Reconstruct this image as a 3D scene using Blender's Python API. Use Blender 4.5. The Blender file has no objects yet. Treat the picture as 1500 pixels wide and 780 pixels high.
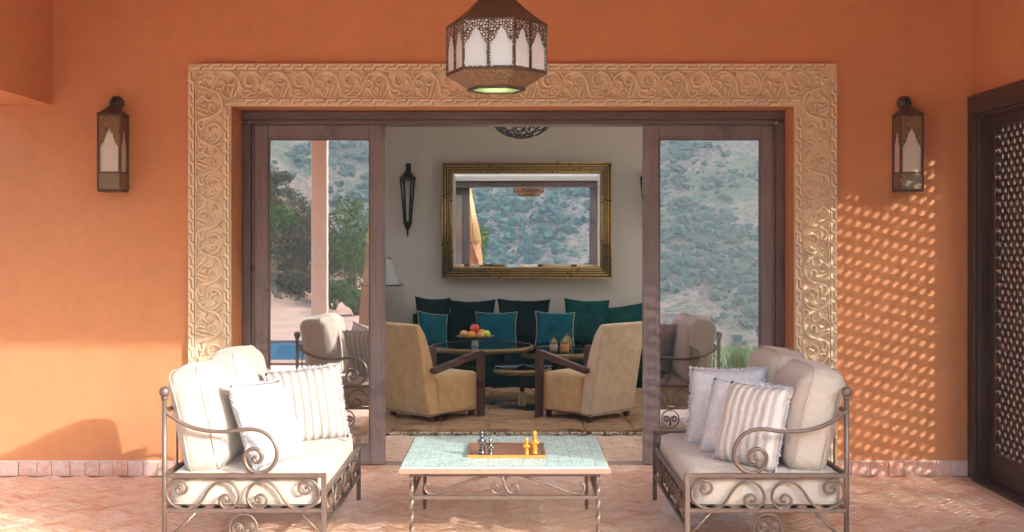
import bpy, math, random
from mathutils import Vector, Matrix, noise

# ------------------------------------------------------------------ camera
scn = bpy.context.scene
COL = scn.collection
R = math.radians
F = 1715.0                       # focal length in photo pixels (1500 wide)
EYE = 1.6
cam_d = bpy.data.cameras.new('camera')
cam_d.sensor_width = 36.0
cam_d.lens = F / 1500.0 * 36.0
cam_d.shift_y = -35.0 / 1500.0
cam_d.clip_start = 0.05
cam_d.clip_end = 4000.0
cam = bpy.data.objects.new('camera', cam_d)
COL.objects.link(cam)
cam.location = (0, 0, EYE)
cam.rotation_euler = (math.pi / 2, 0, 0)
scn.camera = cam

# ------------------------------------------------------------------ sky, sun, exposure
SUN_TO = Vector((1.42, -1.0, 0.66)).normalized()
world = bpy.data.worlds.new('World')
scn.world = world
world.use_nodes = True
wn = world.node_tree
sky = wn.nodes.new('ShaderNodeTexSky')
sky.sky_type = 'NISHITA'
sky.sun_disc = False
sky.sun_elevation = math.asin(SUN_TO.z)
sky.sun_rotation = math.atan2(SUN_TO.x, SUN_TO.y)
sky.altitude = 0
sky.air_density = 1.0
sky.dust_density = 9.0
sky.ozone_density = 2.6
wn.links.new(sky.outputs[0], wn.nodes['Background'].inputs[0])
wn.nodes['Background'].inputs[1].default_value = 0.15
sun_d = bpy.data.lights.new('sun', 'SUN')
sun_d.energy = 1.3
sun_d.angle = R(0.7)
sun_d.color = (1.0, 0.92, 0.86)
sun = bpy.data.objects.new('sun', sun_d)
COL.objects.link(sun)
sun.rotation_euler = (-SUN_TO).to_track_quat('-Z', 'Y').to_euler()
sun.location = (20, -15, 15)
scn.view_settings.view_transform = 'Standard'
scn.view_settings.look = 'None'
scn.view_settings.gamma = 1.0
scn.view_settings.exposure = 2.85
scn.cycles.max_bounces = 12
scn.cycles.diffuse_bounces = 6
scn.cycles.glossy_bounces = 5
scn.cycles.transparent_max_bounces = 12
scn.cycles.volume_bounces = 2
scn.cycles.caustics_reflective = False
scn.cycles.sample_clamp_indirect = 6.0
scn.cycles.use_denoising = True


# ------------------------------------------------------------------ helpers
def P(px, py, Y):
    """photo pixel at distance Y -> world point (used only to work out real sizes)"""
    return Vector(((px - 751.0) * Y / F, Y, EYE - (py - 355.0) * Y / F))


def tag(o, label=None, cat=None, group=None, kind=None):
    if label: o['label'] = label
    if cat: o['category'] = cat
    if group: o['group'] = group
    if kind: o['kind'] = kind
    return o


def thing(name, label, cat, loc=(0, 0, 0), rz=0.0, group=None):
    o = bpy.data.objects.new(name, None)
    o.empty_display_size = 0.1
    COL.objects.link(o)
    o.location = loc
    o.rotation_euler = (0, 0, rz)
    return tag(o, label, cat, group)


def abs_loc(o):
    v = Vector((0, 0, 0))
    while o is not None:
        v += Vector(o.location)
        o = o.parent
    return v


def link_mesh(name, me, parent=None, loc=None, rot=None):
    o = bpy.data.objects.new(name, me)
    COL.objects.link(o)
    o.parent = parent
    if loc is not None: o.location = loc
    if rot is not None: o.rotation_euler = rot
    return o


def copy_tree(o, parent=None):
    c = o.copy()
    COL.objects.link(c)
    c.parent = parent
    for ch in list(o.children):
        copy_tree(ch, c)
    return c


def catmull(pts, n=5, closed=False):
    pts = [Vector(p) for p in pts]
    out = []
    m = len(pts)
    rng = range(m) if closed else range(m - 1)
    for i in rng:
        p1, p2 = pts[i], pts[(i + 1) % m]
        p0 = pts[i - 1] if (i > 0 or closed) else p1 * 2 - p2
        p3 = pts[(i + 2) % m] if (i + 2 < m or closed) else p2 * 2 - p1
        for k in range(n):
            t = k / n
            out.append(0.5 * ((2 * p1) + (p2 - p0) * t + (2 * p0 - 5 * p1 + 4 * p2 - p3) * t * t
                              + (3 * p1 - p0 - 3 * p2 + p3) * t ** 3))
    if not closed: out.append(pts[-1])
    return out


class MB:
    def __init__(s):
        s.v = []; s.f = []; s.sm = []

    def add(s, vs, fs, smooth=False, M=None):
        b = len(s.v)
        for p in vs:
            p = Vector(p)
            if M is not None: p = M @ p
            s.v.append(p)
        for f in fs:
            s.f.append([i + b for i in f]); s.sm.append(smooth)
        return s

    def box(s, x0, x1, y0, y1, z0, z1, bev=0.0, M=None):
        if bev <= 0:
            vs = [(x, y, z) for z in (z0, z1) for y in (y0, y1) for x in (x0, x1)]
            s.add(vs, [(0, 2, 3, 1), (4, 5, 7, 6), (0, 1, 5, 4), (2, 6, 7, 3), (0, 4, 6, 2), (1, 3, 7, 5)], False, M)
        else:
            b = min(bev, (x1 - x0) * .45, (y1 - y0) * .45, (z1 - z0) * .45)
            xs, ys, zs = (x0, x1), (y0, y1), (z0, z1)
            vs = []; idx = {}
            for i in (0, 1):
                for j in (0, 1):
                    for k in (0, 1):
                        sx, sy, sz = (1, -1)[i], (1, -1)[j], (1, -1)[k]
                        c = (xs[i], ys[j], zs[k])
                        for a, q in enumerate(((c[0], c[1] + sy * b, c[2] + sz * b), (c[0] + sx * b, c[1], c[2] + sz * b), (c[0] + sx * b, c[1] + sy * b, c[2]))):
                            idx[i, j, k, a] = len(vs); vs.append(q)
            fs = []
            for i in (0, 1):
                q = [idx[i, j, k, 0] for j, k in ((0, 0), (1, 0), (1, 1), (0, 1))]; fs.append(q if i else q[::-1])
                q = [idx[j, i, k, 1] for j, k in ((0, 0), (1, 0), (1, 1), (0, 1))]; fs.append(q[::-1] if i else q)
                q = [idx[j, k, i, 2] for j, k in ((0, 0), (1, 0), (1, 1), (0, 1))]; fs.append(q if i else q[::-1])
            for i in (0, 1):
                for j in (0, 1):
                    fs.append([idx[0, i, j, 1], idx[1, i, j, 1], idx[1, i, j, 2], idx[0, i, j, 2]])
                    fs.append([idx[i, 0, j, 0], idx[i, 1, j, 0], idx[i, 1, j, 2], idx[i, 0, j, 2]])
                    fs.append([idx[i, j, 0, 0], idx[i, j, 1, 0], idx[i, j, 1, 1], idx[i, j, 0, 1]])
                    for k in (0, 1):
                        fs.append([idx[i, j, k, 0], idx[i, j, k, 1], idx[i, j, k, 2]])
            s.add(vs, fs, False, M)
        return s

    def tube(s, pts, r, seg=8, closed=False, flat=None, caps=True, twist=0.0, M=None):
        """sweep a round (or flat=(a,b)) section along pts; r number or list"""
        pts = [Vector(p) for p in pts]
        n = len(pts)
        T = []
        for i in range(n):
            a = pts[(i - 1) % n] if (i > 0 or closed) else pts[i]
            b = pts[(i + 1) % n] if (i < n - 1 or closed) else pts[i]
            t = (b - a)
            T.append(t.normalized() if t.length > 1e-9 else Vector((0, 0, 1)))
        up = Vector((0, 0, 1)) if abs(T[0].z) < .9 else Vector((0, 1, 0))
        N = (up - T[0] * up.dot(T[0])).normalized()
        vs = []
        for i in range(n):
            if i:
                N = N - T[i] * N.dot(T[i])
                N = N.normalized() if N.length > 1e-6 else T[i].orthogonal().normalized()
            B = T[i].cross(N)
            rr = r[i] if isinstance(r, (list, tuple)) else r
            for k in range(seg):
                a = 2 * math.pi * k / seg + twist * i
                vs.append(pts[i] + N * (math.cos(a) * rr) + B * (math.sin(a) * rr))
        fs = []
        for i in range(n if closed else n - 1):
            for k in range(seg):
                j = (i + 1) % n
                fs.append((i * seg + k, i * seg + (k + 1) % seg, j * seg + (k + 1) % seg, j * seg + k))
        if caps and not closed:
            fs.append(tuple(range(seg))[::-1]); fs.append(tuple((n - 1) * seg + k for k in range(seg)))
        s.add(vs, fs, seg > 4, M)
        return s

    def lathe(s, prof, seg=24, c=(0, 0, 0), M=None, smooth=True, phase=0.0, caps=True):
        vs = []; fs = []
        for (r, z) in prof:
            for k in range(seg):
                a = 2 * math.pi * k / seg + phase
                vs.append((c[0] + r * math.cos(a), c[1] + r * math.sin(a), c[2] + z))
        n = len(prof)
        for i in range(n - 1):
            for k in range(seg):
                fs.append((i * seg + k, i * seg + (k + 1) % seg, (i + 1) * seg + (k + 1) % seg, (i + 1) * seg + k))
        if caps and prof[0][0] > 1e-5: fs.append(tuple(range(seg))[::-1])
        if caps and prof[-1][0] > 1e-5: fs.append(tuple((n - 1) * seg + k for k in range(seg)))
        s.add(vs, fs, smooth, M)
        return s

    def sphere(s, c, r, seg=12, rings=8, sc=(1, 1, 1), M=None):
        prof = []
        for i in range(rings + 1):
            a = -math.pi / 2 + math.pi * i / rings
            prof.append((max(1e-6, math.cos(a) * r), math.sin(a) * r))
        m = Matrix.Translation(Vector(c)) @ Matrix.Diagonal((sc[0], sc[1], sc[2], 1))
        if M is not None: m = M @ m
        return s.lathe(prof, seg, M=m)

    def prism(s, poly, d0, d1, axis='y', M=None, inset=0.0):
        """2D polygon (u,w) extruded; axis y: (u, d, w); x: (d, u, w); z: (u, w, d)"""
        def mk(p, d):
            u, w = p
            return (u, d, w) if axis == 'y' else ((d, u, w) if axis == 'x' else (u, w, d))
        n = len(poly)
        top = inset_poly(poly, inset) if inset else poly
        vs = [mk(p, d0) for p in poly] + [mk(p, d1) for p in top]
        fs = [tuple(range(n))[::-1], tuple(range(n, 2 * n))]
        for i in range(n):
            fs.append((i, (i + 1) % n, n + (i + 1) % n, n + i))
        s.add(vs, fs, False, M)
        return s

    def mesh(s, name):
        me = bpy.data.meshes.new(name)
        me.from_pydata([tuple(p) for p in s.v], [], s.f)
        me.polygons.foreach_set('use_smooth', s.sm)
        me.update()
        return me

    def build(s, name, mat, parent=None, W=False, fix=False):
        if W and parent is not None:
            o0 = abs_loc(parent)
            s.v = [p - o0 for p in s.v]
        me = s.mesh(name)
        if mat is not None: me.materials.append(mat)
        if fix:
            import bmesh
            bm = bmesh.new(); bm.from_mesh(me)
            bmesh.ops.recalc_face_normals(bm, faces=bm.faces)
            bm.to_mesh(me); bm.free()
        return link_mesh(name, me, parent)


def inset_poly(poly, e):
    n = len(poly)
    A = sum(poly[i][0] * poly[(i + 1) % n][1] - poly[(i + 1) % n][0] * poly[i][1] for i in range(n))
    sg = 1 if A > 0 else -1
    out = []
    for i in range(n):
        p0, p1, p2 = Vector(poly[i - 1]), Vector(poly[i]), Vector(poly[(i + 1) % n])
        d1 = (p1 - p0).normalized(); d2 = (p2 - p1).normalized()
        n1 = Vector((-d1.y, d1.x)) * sg; n2 = Vector((-d2.y, d2.x)) * sg
        m = n1 + n2
        k = m.dot(n1)
        m = m / k if abs(k) > .2 else m
        out.append(tuple(p1 + m * e))
    return out


# ------------------------------------------------------------------ materials
def srgb(r, g, b):
    f = lambda c: (c / 255 / 12.92) if c / 255 <= .04045 else ((c / 255 + .055) / 1.055) ** 2.4
    return (f(r), f(g), f(b))


class NT:
    def __init__(s, name):
        s.m = bpy.data.materials.new(name); s.m.use_nodes = True
        s.t = s.m.node_tree
        s.b = s.t.nodes['Principled BSDF']
        s.out = s.t.nodes['Material Output']

    def n(s, typ, **kw):
        o = s.t.nodes.new('ShaderNode' + typ)
        for k, v in kw.items():
            if k.startswith('i_'):
                key = k[2:]
                o.inputs[int(key) if key.isdigit() else key].default_value = v
            else:
                setattr(o, k, v)
        return o

    def l(s, a, b): s.t.links.new(a, b)

    def coord(s, scale=(1, 1, 1), which='Object', rot=(0, 0, 0)):
        tc = s.n('TexCoord'); mp = s.n('Mapping')
        mp.inputs['Scale'].default_value = scale
        mp.inputs['Rotation'].default_value = rot
        s.l(tc.outputs[which], mp.inputs[0])
        return mp.outputs[0]

    def noise(s, vec, scale, detail=4, rough=.55, dist=0.0):
        o = s.n('TexNoise')
        o.inputs['Scale'].default_value = scale
        o.inputs['Detail'].default_value = detail
        o.inputs['Roughness'].default_value = rough
        o.inputs['Distortion'].default_value = dist
        s.l(vec, o.inputs['Vector'])
        return o.outputs['Fac']

    def ramp(s, fac, stops):
        o = s.n('ValToRGB')
        while len(o.color_ramp.elements) < len(stops): o.color_ramp.elements.new(.5)
        for e, (p, c) in zip(o.color_ramp.elements, stops):
            e.position = p
            e.color = (c[0], c[1], c[2], 1) if isinstance(c, (tuple, list)) else (c, c, c, 1)
        s.l(fac, o.inputs[0])
        return o.outputs[0]

    def mix(s, fac, a, b, typ='MIX'):
        o = s.n('MixRGB', blend_type=typ)
        for v, k in ((fac, 0), (a, 1), (b, 2)):
            if isinstance(v, (int, float)): o.inputs[k].default_value = v
            elif isinstance(v, tuple): o.inputs[k].default_value = (*v, 1)
            else: s.l(v, o.inputs[k])
        return o.outputs[0]

    def math(s, op, a, b=0.0):
        o = s.n('Math', operation=op)
        for v, k in ((a, 0), (b, 1)):
            if isinstance(v, (int, float)): o.inputs[k].default_value = v
            else: s.l(v, o.inputs[k])
        return o.outputs[0]

    def bump(s, h, strength=.3, dist=.01, prev=None):
        o = s.n('Bump')
        o.inputs['Strength'].default_value = strength
        o.inputs['Distance'].default_value = dist
        s.l(h, o.inputs['Height'])
        if prev is not None: s.l(prev, o.inputs['Normal'])
        return o.outputs[0]

    def piece(s):
        """random value per piece, for pieces that are objects and pieces joined in one mesh"""
        oi = s.n('ObjectInfo'); g = s.n('NewGeometry')
        return s.math('FRACT', s.math('ADD', s.math('MULTIPLY', oi.outputs['Random'], 7.31), g.outputs['Random Per Island']))

    def col(s, c):
        if isinstance(c, tuple): s.b.inputs['Base Color'].default_value = (*c, 1)
        else: s.l(c, s.b.inputs['Base Color'])

    def set(s, rough=.6, metal=0.0, spec=.5, normal=None, **kw):
        if isinstance(rough, (int, float)): s.b.inputs['Roughness'].default_value = rough
        else: s.l(rough, s.b.inputs['Roughness'])
        s.b.inputs['Metallic'].default_value = metal
        s.b.inputs['Specular IOR Level'].default_value = spec
        if normal is not None: s.l(normal, s.b.inputs['Normal'])
        for k, v in kw.items():
            s.b.inputs[k.replace('_', ' ')].default_value = v
        return s.m


def simple(name, c, rough=.6, metal=0.0, var=.12, vs=6.0, bump=.15, bs=60.0, spec=.5, dist=.004, **kw):
    t = NT(name)
    v = t.coord()
    f = t.noise(v, vs, 5)
    t.col(t.mix(f, tuple(x * (1 - var) for x in c), tuple(min(1, x * (1 + var)) for x in c)))
    nb = t.bump(t.noise(v, bs, 3), bump, dist) if bump else None
    return t.set(rough, metal, spec, nb, **kw)


def plaster(name, c, mott=.16, world_scale=1.0, rough=.72, spec=.3):
    t = NT(name)
    v = t.coord()
    big = t.noise(v, 1.3 * world_scale, 6, .62)
    mid = t.noise(v, 9 * world_scale, 6, .65, .3)
    a = t.mix(t.ramp(big, [(.3, 0.), (.7, 1.)]), tuple(x * (1 - mott) for x in c), tuple(min(1, x * (1 + mott)) for x in c))
    b = t.mix(t.ramp(mid, [(.32, .80), (.6, 1.0), (.8, 1.10)]), (0, 0, 0), a, 'MULTIPLY')
    bb = t.n('MixRGB', blend_type='MULTIPLY'); bb.inputs[0].default_value = .8
    t.l(a, bb.inputs[1]); t.l(t.ramp(mid, [(.3, .91), (.55, 1.0), (.8, 1.0)]), bb.inputs[2])
    # trowel speckle
    sp = t.noise(v, 90 * world_scale, 3, .6)
    cc = t.n('MixRGB', blend_type='MULTIPLY'); cc.inputs[0].default_value = .5
    t.l(bb.outputs[0], cc.inputs[1]); t.l(t.ramp(sp, [(.25, .8), (.5, 1.0)]), cc.inputs[2])
    t.col(cc.outputs[0])
    nb = t.bump(t.noise(v, 5 * world_scale, 4), .25, .02)
    nb = t.bump(t.noise(v, 70 * world_scale, 5, .7), .35, .004, nb)
    return t.set(rough, 0, spec, nb)


def wood(name, c, rough=.42, axis=2, grain=1.0):
    t = NT(name)
    sc = [38, 38, 38]; sc[axis] = 1.6
    v = t.coord(tuple(sc))
    f = t.noise(v, 1.0, 6, .6, .4)
    f2 = t.noise(t.coord(), 3.0, 4)
    a = t.mix(f, tuple(x * (1 - .45 * grain) for x in c), tuple(min(1, x * (1 + .4 * grain)) for x in c))
    b = t.n('MixRGB', blend_type='MULTIPLY'); b.inputs[0].default_value = .6
    t.l(a, b.inputs[1]); t.l(t.ramp(f2, [(.3, .7), (.7, 1.15)]), b.inputs[2])
    t.col(b.outputs[0])
    return t.set(t.ramp(f2, [(.3, rough - .08), (.7, rough + .12)]), 0, .5, t.bump(f, .18, .003))


def piece_mat(name, stops, rough=.5, spec=.5, patch=None, bump=.3, pscale=18.0, dist=.003):
    """one colour per piece from a ramp, patches of wear over it"""
    t = NT(name)
    pr = t.piece()
    c = t.ramp(pr, stops)
    v = t.coord()
    oi = t.n('ObjectInfo')
    ad = t.n('VectorMath', operation='ADD'); t.l(v, ad.inputs[0]); t.l(oi.outputs['Location'], ad.inputs[1])
    f = t.noise(ad.outputs[0], pscale, 5, .65)
    if patch is not None:
        c = t.mix(t.ramp(f, [(.46, 0.), (.66, patch[1])]), c, patch[0])
    g = t.n('MixRGB', blend_type='MULTIPLY'); g.inputs[0].default_value = .7
    t.l(c, g.inputs[1]); t.l(t.ramp(t.noise(ad.outputs[0], pscale * 4, 4), [(.3, .78), (.6, 1.04)]), g.inputs[2])
    t.col(g.outputs[0])
    return t.set(t.ramp(f, [(.3, max(.05, rough - .12)), (.7, min(1, rough + .15))]), 0, spec, t.bump(f, bump, dist))


M = {}
M['wall'] = plaster('terracotta_plaster', (.65, .288, .130), .05)
M['ceiling'] = plaster('ceiling_plaster', (.60, .29, .15), .09)
M['room_wall'] = simple('room_plaster', (.60, .54, .475), .85, 0, .05, 1.2, .15, 40, .2)
M['room_ceiling'] = plaster('room_ceiling_plaster', (.84, .81, .76), .04)
M['pillar'] = plaster('pale_pillar_plaster', (.76, .75, .75), .05)
M['carve'] = plaster('carved_sand_stucco', (.84, .69, .49), .04, 2.0, .92, .08)
M['door'] = wood('dark_door_timber', (.165, .120, .115), .34)
M['doorh'] = wood('dark_door_timber_rail', (.165, .120, .115), .34, 0)
M['leaf_wood'] = wood('sliding_leaf_timber', (.24, .195, .195), .30)  # paler than the frame: sky sheen is put into the base colour
M['leaf_woodh'] = wood('sliding_leaf_timber_rail', (.24, .195, .195), .30, 0)  # rail version, same sheen in its colour
M['lattice'] = wood('mashrabiya_timber', (.060, .032, .024), .45)
M['arm'] = wood('chair_arm_timber', (.085, .038, .030), .32)
M['iron'] = simple('bronzed_iron', (.185, .142, .118), .42, .55, .25, 30, .25, 140, .5, .002)
M['dark_iron'] = simple('black_iron', (.022, .020, .019), .45, .5, .2, 30, .2, 120)
M['brass'] = simple('aged_brass', (.24, .155, .065), .36, .8, .3, 14, .1, 80)
M['table_dark'] = simple('dark_lacquer', (.008, .008, .008), .07, 0, .2, 6, 0, 1, .4)
M['floor_tile'] = piece_mat('terracotta_floor_tile', [(0, srgb(220, 172, 138)), (.25, srgb(234, 196, 168)), (.5, srgb(224, 180, 148)), (.72, srgb(240, 208, 184)), (.9, srgb(216, 154, 114)), (1, srgb(232, 200, 178))], .40, .5, (srgb(236, 216, 198), .65), .3, 9.0)
M['grout'] = simple('floor_grout', srgb(210, 176, 152), .85, 0, .12, 4, .2, 80)
M['skirt'] = piece_mat('skirting_glazed_tile', [(0, srgb(222, 168, 142)), (.3, srgb(226, 192, 176)), (.55, srgb(216, 150, 116)), (.8, srgb(230, 208, 196)), (1, srgb(220, 176, 158))], .35, .5, (srgb(232, 216, 210), .95), .25, 22.0)
M['zellige'] = piece_mat('turquoise_zellige', [(0, srgb(166, 208, 204)), (.3, srgb(186, 218, 214)), (.5, srgb(160, 202, 202)), (.75, srgb(196, 222, 218)), (1, srgb(174, 212, 208))], .28, .5, (srgb(216, 226, 226), .5), .3, 85.0)
M['zgrout'] = simple('table_grout', srgb(214, 218, 212), .8, 0, .1, 20, .2, 120)
M['zedge'] = simple('table_edge_stone', srgb(150, 128, 112), .7, 0, .22, 25, .4, 60)


def fabric(name, c, weave=900.0, sheen=.25, var=.05, bs=.25):
    t = NT(name)
    v = t.coord()
    f = t.noise(v, 5, 5)
    t.col(t.mix(f, tuple(x * (1 - var) for x in c), tuple(min(1, x * (1 + var)) for x in c)))
    w1 = t.n('TexWave', wave_type='BANDS', bands_direction='DIAGONAL'); w1.inputs['Scale'].default_value = weave / 10
    w1.inputs['Distortion'].default_value = 1.5
    t.l(v, w1.inputs['Vector'])
    nb = t.bump(t.noise(v, 9, 4, .6, .8), .55, .022)
    nb = t.bump(w1.outputs['Fac'], bs, .002, nb)
    m = t.set(.85, 0, .25, nb)
    t.b.inputs['Sheen Weight'].default_value = sheen
    return m


def damask(name, a, b):
    t = NT(name)
    v = t.coord()
    k = t.n('TexVoronoi', feature='SMOOTH_F1'); k.inputs['Scale'].default_value = 34
    ad = t.n('VectorMath', operation='ADD'); t.l(v, ad.inputs[0])
    nz = t.n('TexNoise'); nz.inputs['Scale'].default_value = 12; t.l(v, nz.inputs['Vector'])
    sc = t.n('VectorMath', operation='SCALE'); sc.inputs['Scale'].default_value = .05; t.l(nz.outputs['Color'], sc.inputs[0]); t.l(sc.outputs[0], ad.inputs[1])
    t.l(ad.outputs[0], k.inputs['Vector'])
    f = t.ramp(k.outputs['Distance'], [(.15, 0.), (.55, 1.)])
    t.col(t.mix(f, b, a))
    nb = t.bump(t.noise(v, 9, 4), .5, .02)
    nb = t.bump(f, -.7, .006, nb)
    nb = t.bump(t.noise(v, 260, 2), .4, .002, nb)
    return t.set(.88, 0, .2, nb)


M['cream'] = fabric('cream_cushion_canvas', srgb(192, 184, 172))
M['white_fab'] = damask('white_quilted_cotton', srgb(178, 181, 186), srgb(194, 196, 199))  # left sofa whites, toned down against the sun falling there
M['silver_fab'] = damask('pale_grey_damask', srgb(194, 199, 208), srgb(212, 214, 219))


def knit_mat(name, a, b, n=34.0, axis='X', ridge=.012):
    t = NT(name)
    v = t.coord()
    w = t.n('TexWave', wave_type='BANDS', bands_direction=axis)
    w.inputs['Scale'].default_value = n / 6.2832 * 2
    w.inputs['Distortion'].default_value = 1.2
    w.inputs['Detail'].default_value = 2
    w.inputs['Detail Scale'].default_value = 3
    t.l(v, w.inputs['Vector'])
    k = t.n('TexVoronoi'); k.inputs['Scale'].default_value = 95; t.l(v, k.inputs['Vector'])
    c = t.mix(t.ramp(w.outputs['Fac'], [(.25, 0.), (.7, 1.)]), a, b)
    t.col(c)
    nb = t.bump(w.outputs['Fac'], .8, ridge)
    nb = t.bump(k.outputs['Distance'], .6, .004, nb)
    return t.set(.9, 0, .2, nb)


M['knit_brightened'] = knit_mat('brightened_cable_knit', srgb(188, 180, 173), srgb(212, 210, 208), 21, 'X', .005)  # same cable knit, tone raised to offset shade on the right sofa
M['white_brightened'] = damask('brightened_cotton', srgb(198, 202, 208), srgb(212, 214, 218))  # white cotton with its tone raised to offset the right sofa's shade
M['knit'] = knit_mat('white_cable_knit', srgb(170, 161, 154), srgb(196, 194, 192), 21)  # left sofa knit, toned down because it sits in the sun


def velvet(name, c, c2, vs=7.0, sheen=.12):
    t = NT(name)
    v = t.coord()
    f = t.noise(v, vs, 5, .6, .6)
    t.col(t.mix(t.ramp(f, [(.35, 0.), (.68, 1.)]), c, c2))
    m = t.set(.8, 0, .06, t.bump(t.noise(v, 30, 4), .3, .01))
    t.b.inputs['Sheen Weight'].default_value = sheen
    t.b.inputs['Sheen Roughness'].default_value = .35
    t.b.inputs['Sheen Tint'].default_value = (*[min(1, x * 3 + .05) for x in c2], 1)
    return m


M['teal'] = velvet('emerald_velvet', (.001, .034, .035), (.003, .085, .082), 7, .12)
M['teal_dark'] = velvet('deep_green_velvet', (.0005, .008, .010), (.001, .022, .025), 7, .08)
M['blue_teal'] = velvet('petrol_blue_velvet', (.002, .055, .085), (.005, .115, .150), 7, .12)
M['gold_velvet'] = velvet('honey_velvet', (.58, .36, .17), (.70, .48, .26), 9, .3)
M['sand_velvet'] = velvet('sand_velvet', (.60, .46, .31), (.72, .57, .41), 12, .3)
M['piping'] = simple('pale_cord', srgb(190, 178, 150), .8)


def rug_mat():
    t = NT('tufted_rug')
    v = t.coord((1, 1, 1))
    f = t.noise(t.coord((2.2, 9, 1)), 1.6, 6, .65, 1.0)
    f2 = t.noise(v, 40, 4, .7)
    c = t.ramp(f, [(.28, srgb(118, 84, 58)), (.45, srgb(166, 128, 94)), (.58, srgb(184, 146, 110)), (.75, srgb(146, 102, 70))])
    g = t.n('MixRGB', blend_type='MULTIPLY'); g.inputs[0].default_value = .8
    t.l(c, g.inputs[1]); t.l(t.ramp(f2, [(.3, .6), (.65, 1.1)]), g.inputs[2])
    t.col(g.outputs[0])
    return t.set(.95, 0, .1, t.bump(f2, .9, .012))


M['rug'] = rug_mat()


def glass_pane(name, refl, tint=(.93, .97, .97)):
    t = NT(name)
    t.t.nodes.remove(t.b)
    tr = t.n('BsdfTransparent'); tr.inputs[0].default_value = (*tint, 1)
    gl = t.n('BsdfGlossy'); gl.inputs['Roughness'].default_value = 0.0
    gl.inputs[0].default_value = (.97, .98, 1, 1)
    fr = t.n('Fresnel'); fr.inputs[0].default_value = 1.5
    fac = t.math('ADD', fr.outputs[0], refl)
    fac.node.use_clamp = True
    mx = t.n('MixShader')
    t.l(fac, mx.inputs[0]); t.l(tr.outputs[0], mx.inputs[1]); t.l(gl.outputs[0], mx.inputs[2])
    t.l(mx.outputs[0], t.out.inputs['Surface'])
    return t.m


M['pane'] = glass_pane('reflective_glazing', .72)
M['clear'] = glass_pane('window_glazing', .03)


def mirror_mat():
    t = NT('silvered_glass')
    t.col((.93, .95, .95))
    return t.set(.01, 1.0)


M['mirror'] = mirror_mat()


def opal(name, c, trans=.35, rough=.3, gloss=.06):
    t = NT(name)
    t.t.nodes.remove(t.b)
    v = t.coord()
    f = t.noise(v, 6, 3)
    col = t.mix(f, tuple(x * .94 for x in c), c)
    d = t.n('BsdfDiffuse'); tl = t.n('BsdfTranslucent'); g = t.n('BsdfGlossy'); g.inputs['Roughness'].default_value = rough
    t.l(col, d.inputs[0]); t.l(col, tl.inputs[0])
    m1 = t.n('MixShader'); m1.inputs[0].default_value = trans
    t.l(d.outputs[0], m1.inputs[1]); t.l(tl.outputs[0], m1.inputs[2])
    m2 = t.n('MixShader'); m2.inputs[0].default_value = gloss
    t.l(m1.outputs[0], m2.inputs[1]); t.l(g.outputs[0], m2.inputs[2])
    t.l(m2.outputs[0], t.out.inputs['Surface'])
    return t.m


M['opal'] = opal('opal_glass', (.84, .90, .95), .14, .22, .20)
M['opal_white'] = M['opal']
M['opal_cream'] = opal('cream_opal_glass', (.84, .81, .74), .2, .25, .08)
M['frosted'] = opal('added_roof_light_glass', (.93, .94, .94), .92, .3, .03)
M['green_glass'] = opal('green_glass', (.72, 1.0, .40), .9, .15, .03)


def filigree(name, metal, hole, scale):
    t = NT(name)
    v = t.coord()
    k = t.n('TexVoronoi', feature='DISTANCE_TO_EDGE'); k.inputs['Scale'].default_value = scale
    k.inputs['Randomness'].default_value = .75
    t.l(v, k.inputs['Vector'])
    f = t.ramp(k.outputs['Distance'], [(.16, 0.), (.24, 1.)])
    n = t.noise(v, 25, 4)
    mc = t.mix(n, tuple(x * .6 for x in metal), tuple(min(1, x * 1.5) for x in metal))
    t.col(t.mix(f, mc, hole))
    return t.set(.45, .35, .4, t.bump(f, -.8 if False else .6, .003))


M['pierced'] = filigree('pierced_bronze', (.27, .165, .085), (.020, .012, .009), 95)
M['pierced_light'] = filigree('pierced_bronze_over_glass', (.105, .062, .042), (.72, .70, .66), 72)
M['pierced_mid'] = filigree('pierced_bronze_band', (.22, .14, .08), (.38, .34, .28), 110)
M['bronze'] = simple('brown_bronze_sheet', (.115, .075, .050), .48, .45, .35, 18, .25, 60)
M['shade'] = simple('grey_lamp_shade', (.52, .51, .48), .6, 0, .05, 6, .1, 80)
M['gilt'] = simple('antique_gilt', (.52, .34, .125), .38, .6, .5, 22, .3, 60)
M['gilt_dark'] = simple('blackened_gilt', (.030, .022, .014), .5, .3, .3, 20, .2, 60)
M['porcelain'] = simple('white_porcelain', (.78, .78, .76), .18, 0, .03, 8, 0, 1)
M['tray'] = wood('red_tray_timber', (.30, .12, .05), .12, 0, .8)
M['tray_edge'] = wood('amber_tray_edge', (.58, .27, .06), .3, 0, .5)
M['pewter'] = simple('polished_grey_stone', (.16, .15, .16), .2, .75, .8, 60, .2, 60)
M['amber'] = simple('amber_stone', (.62, .24, .015), .18, 0, .25, 40, .2, 60, .6)


# ================================================================== ground and setting
def smooth(a, b, x):
    t = max(0.0, min(1.0, (x - a) / (b - a)))
    return t * t * (3 - 2 * t)


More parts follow.
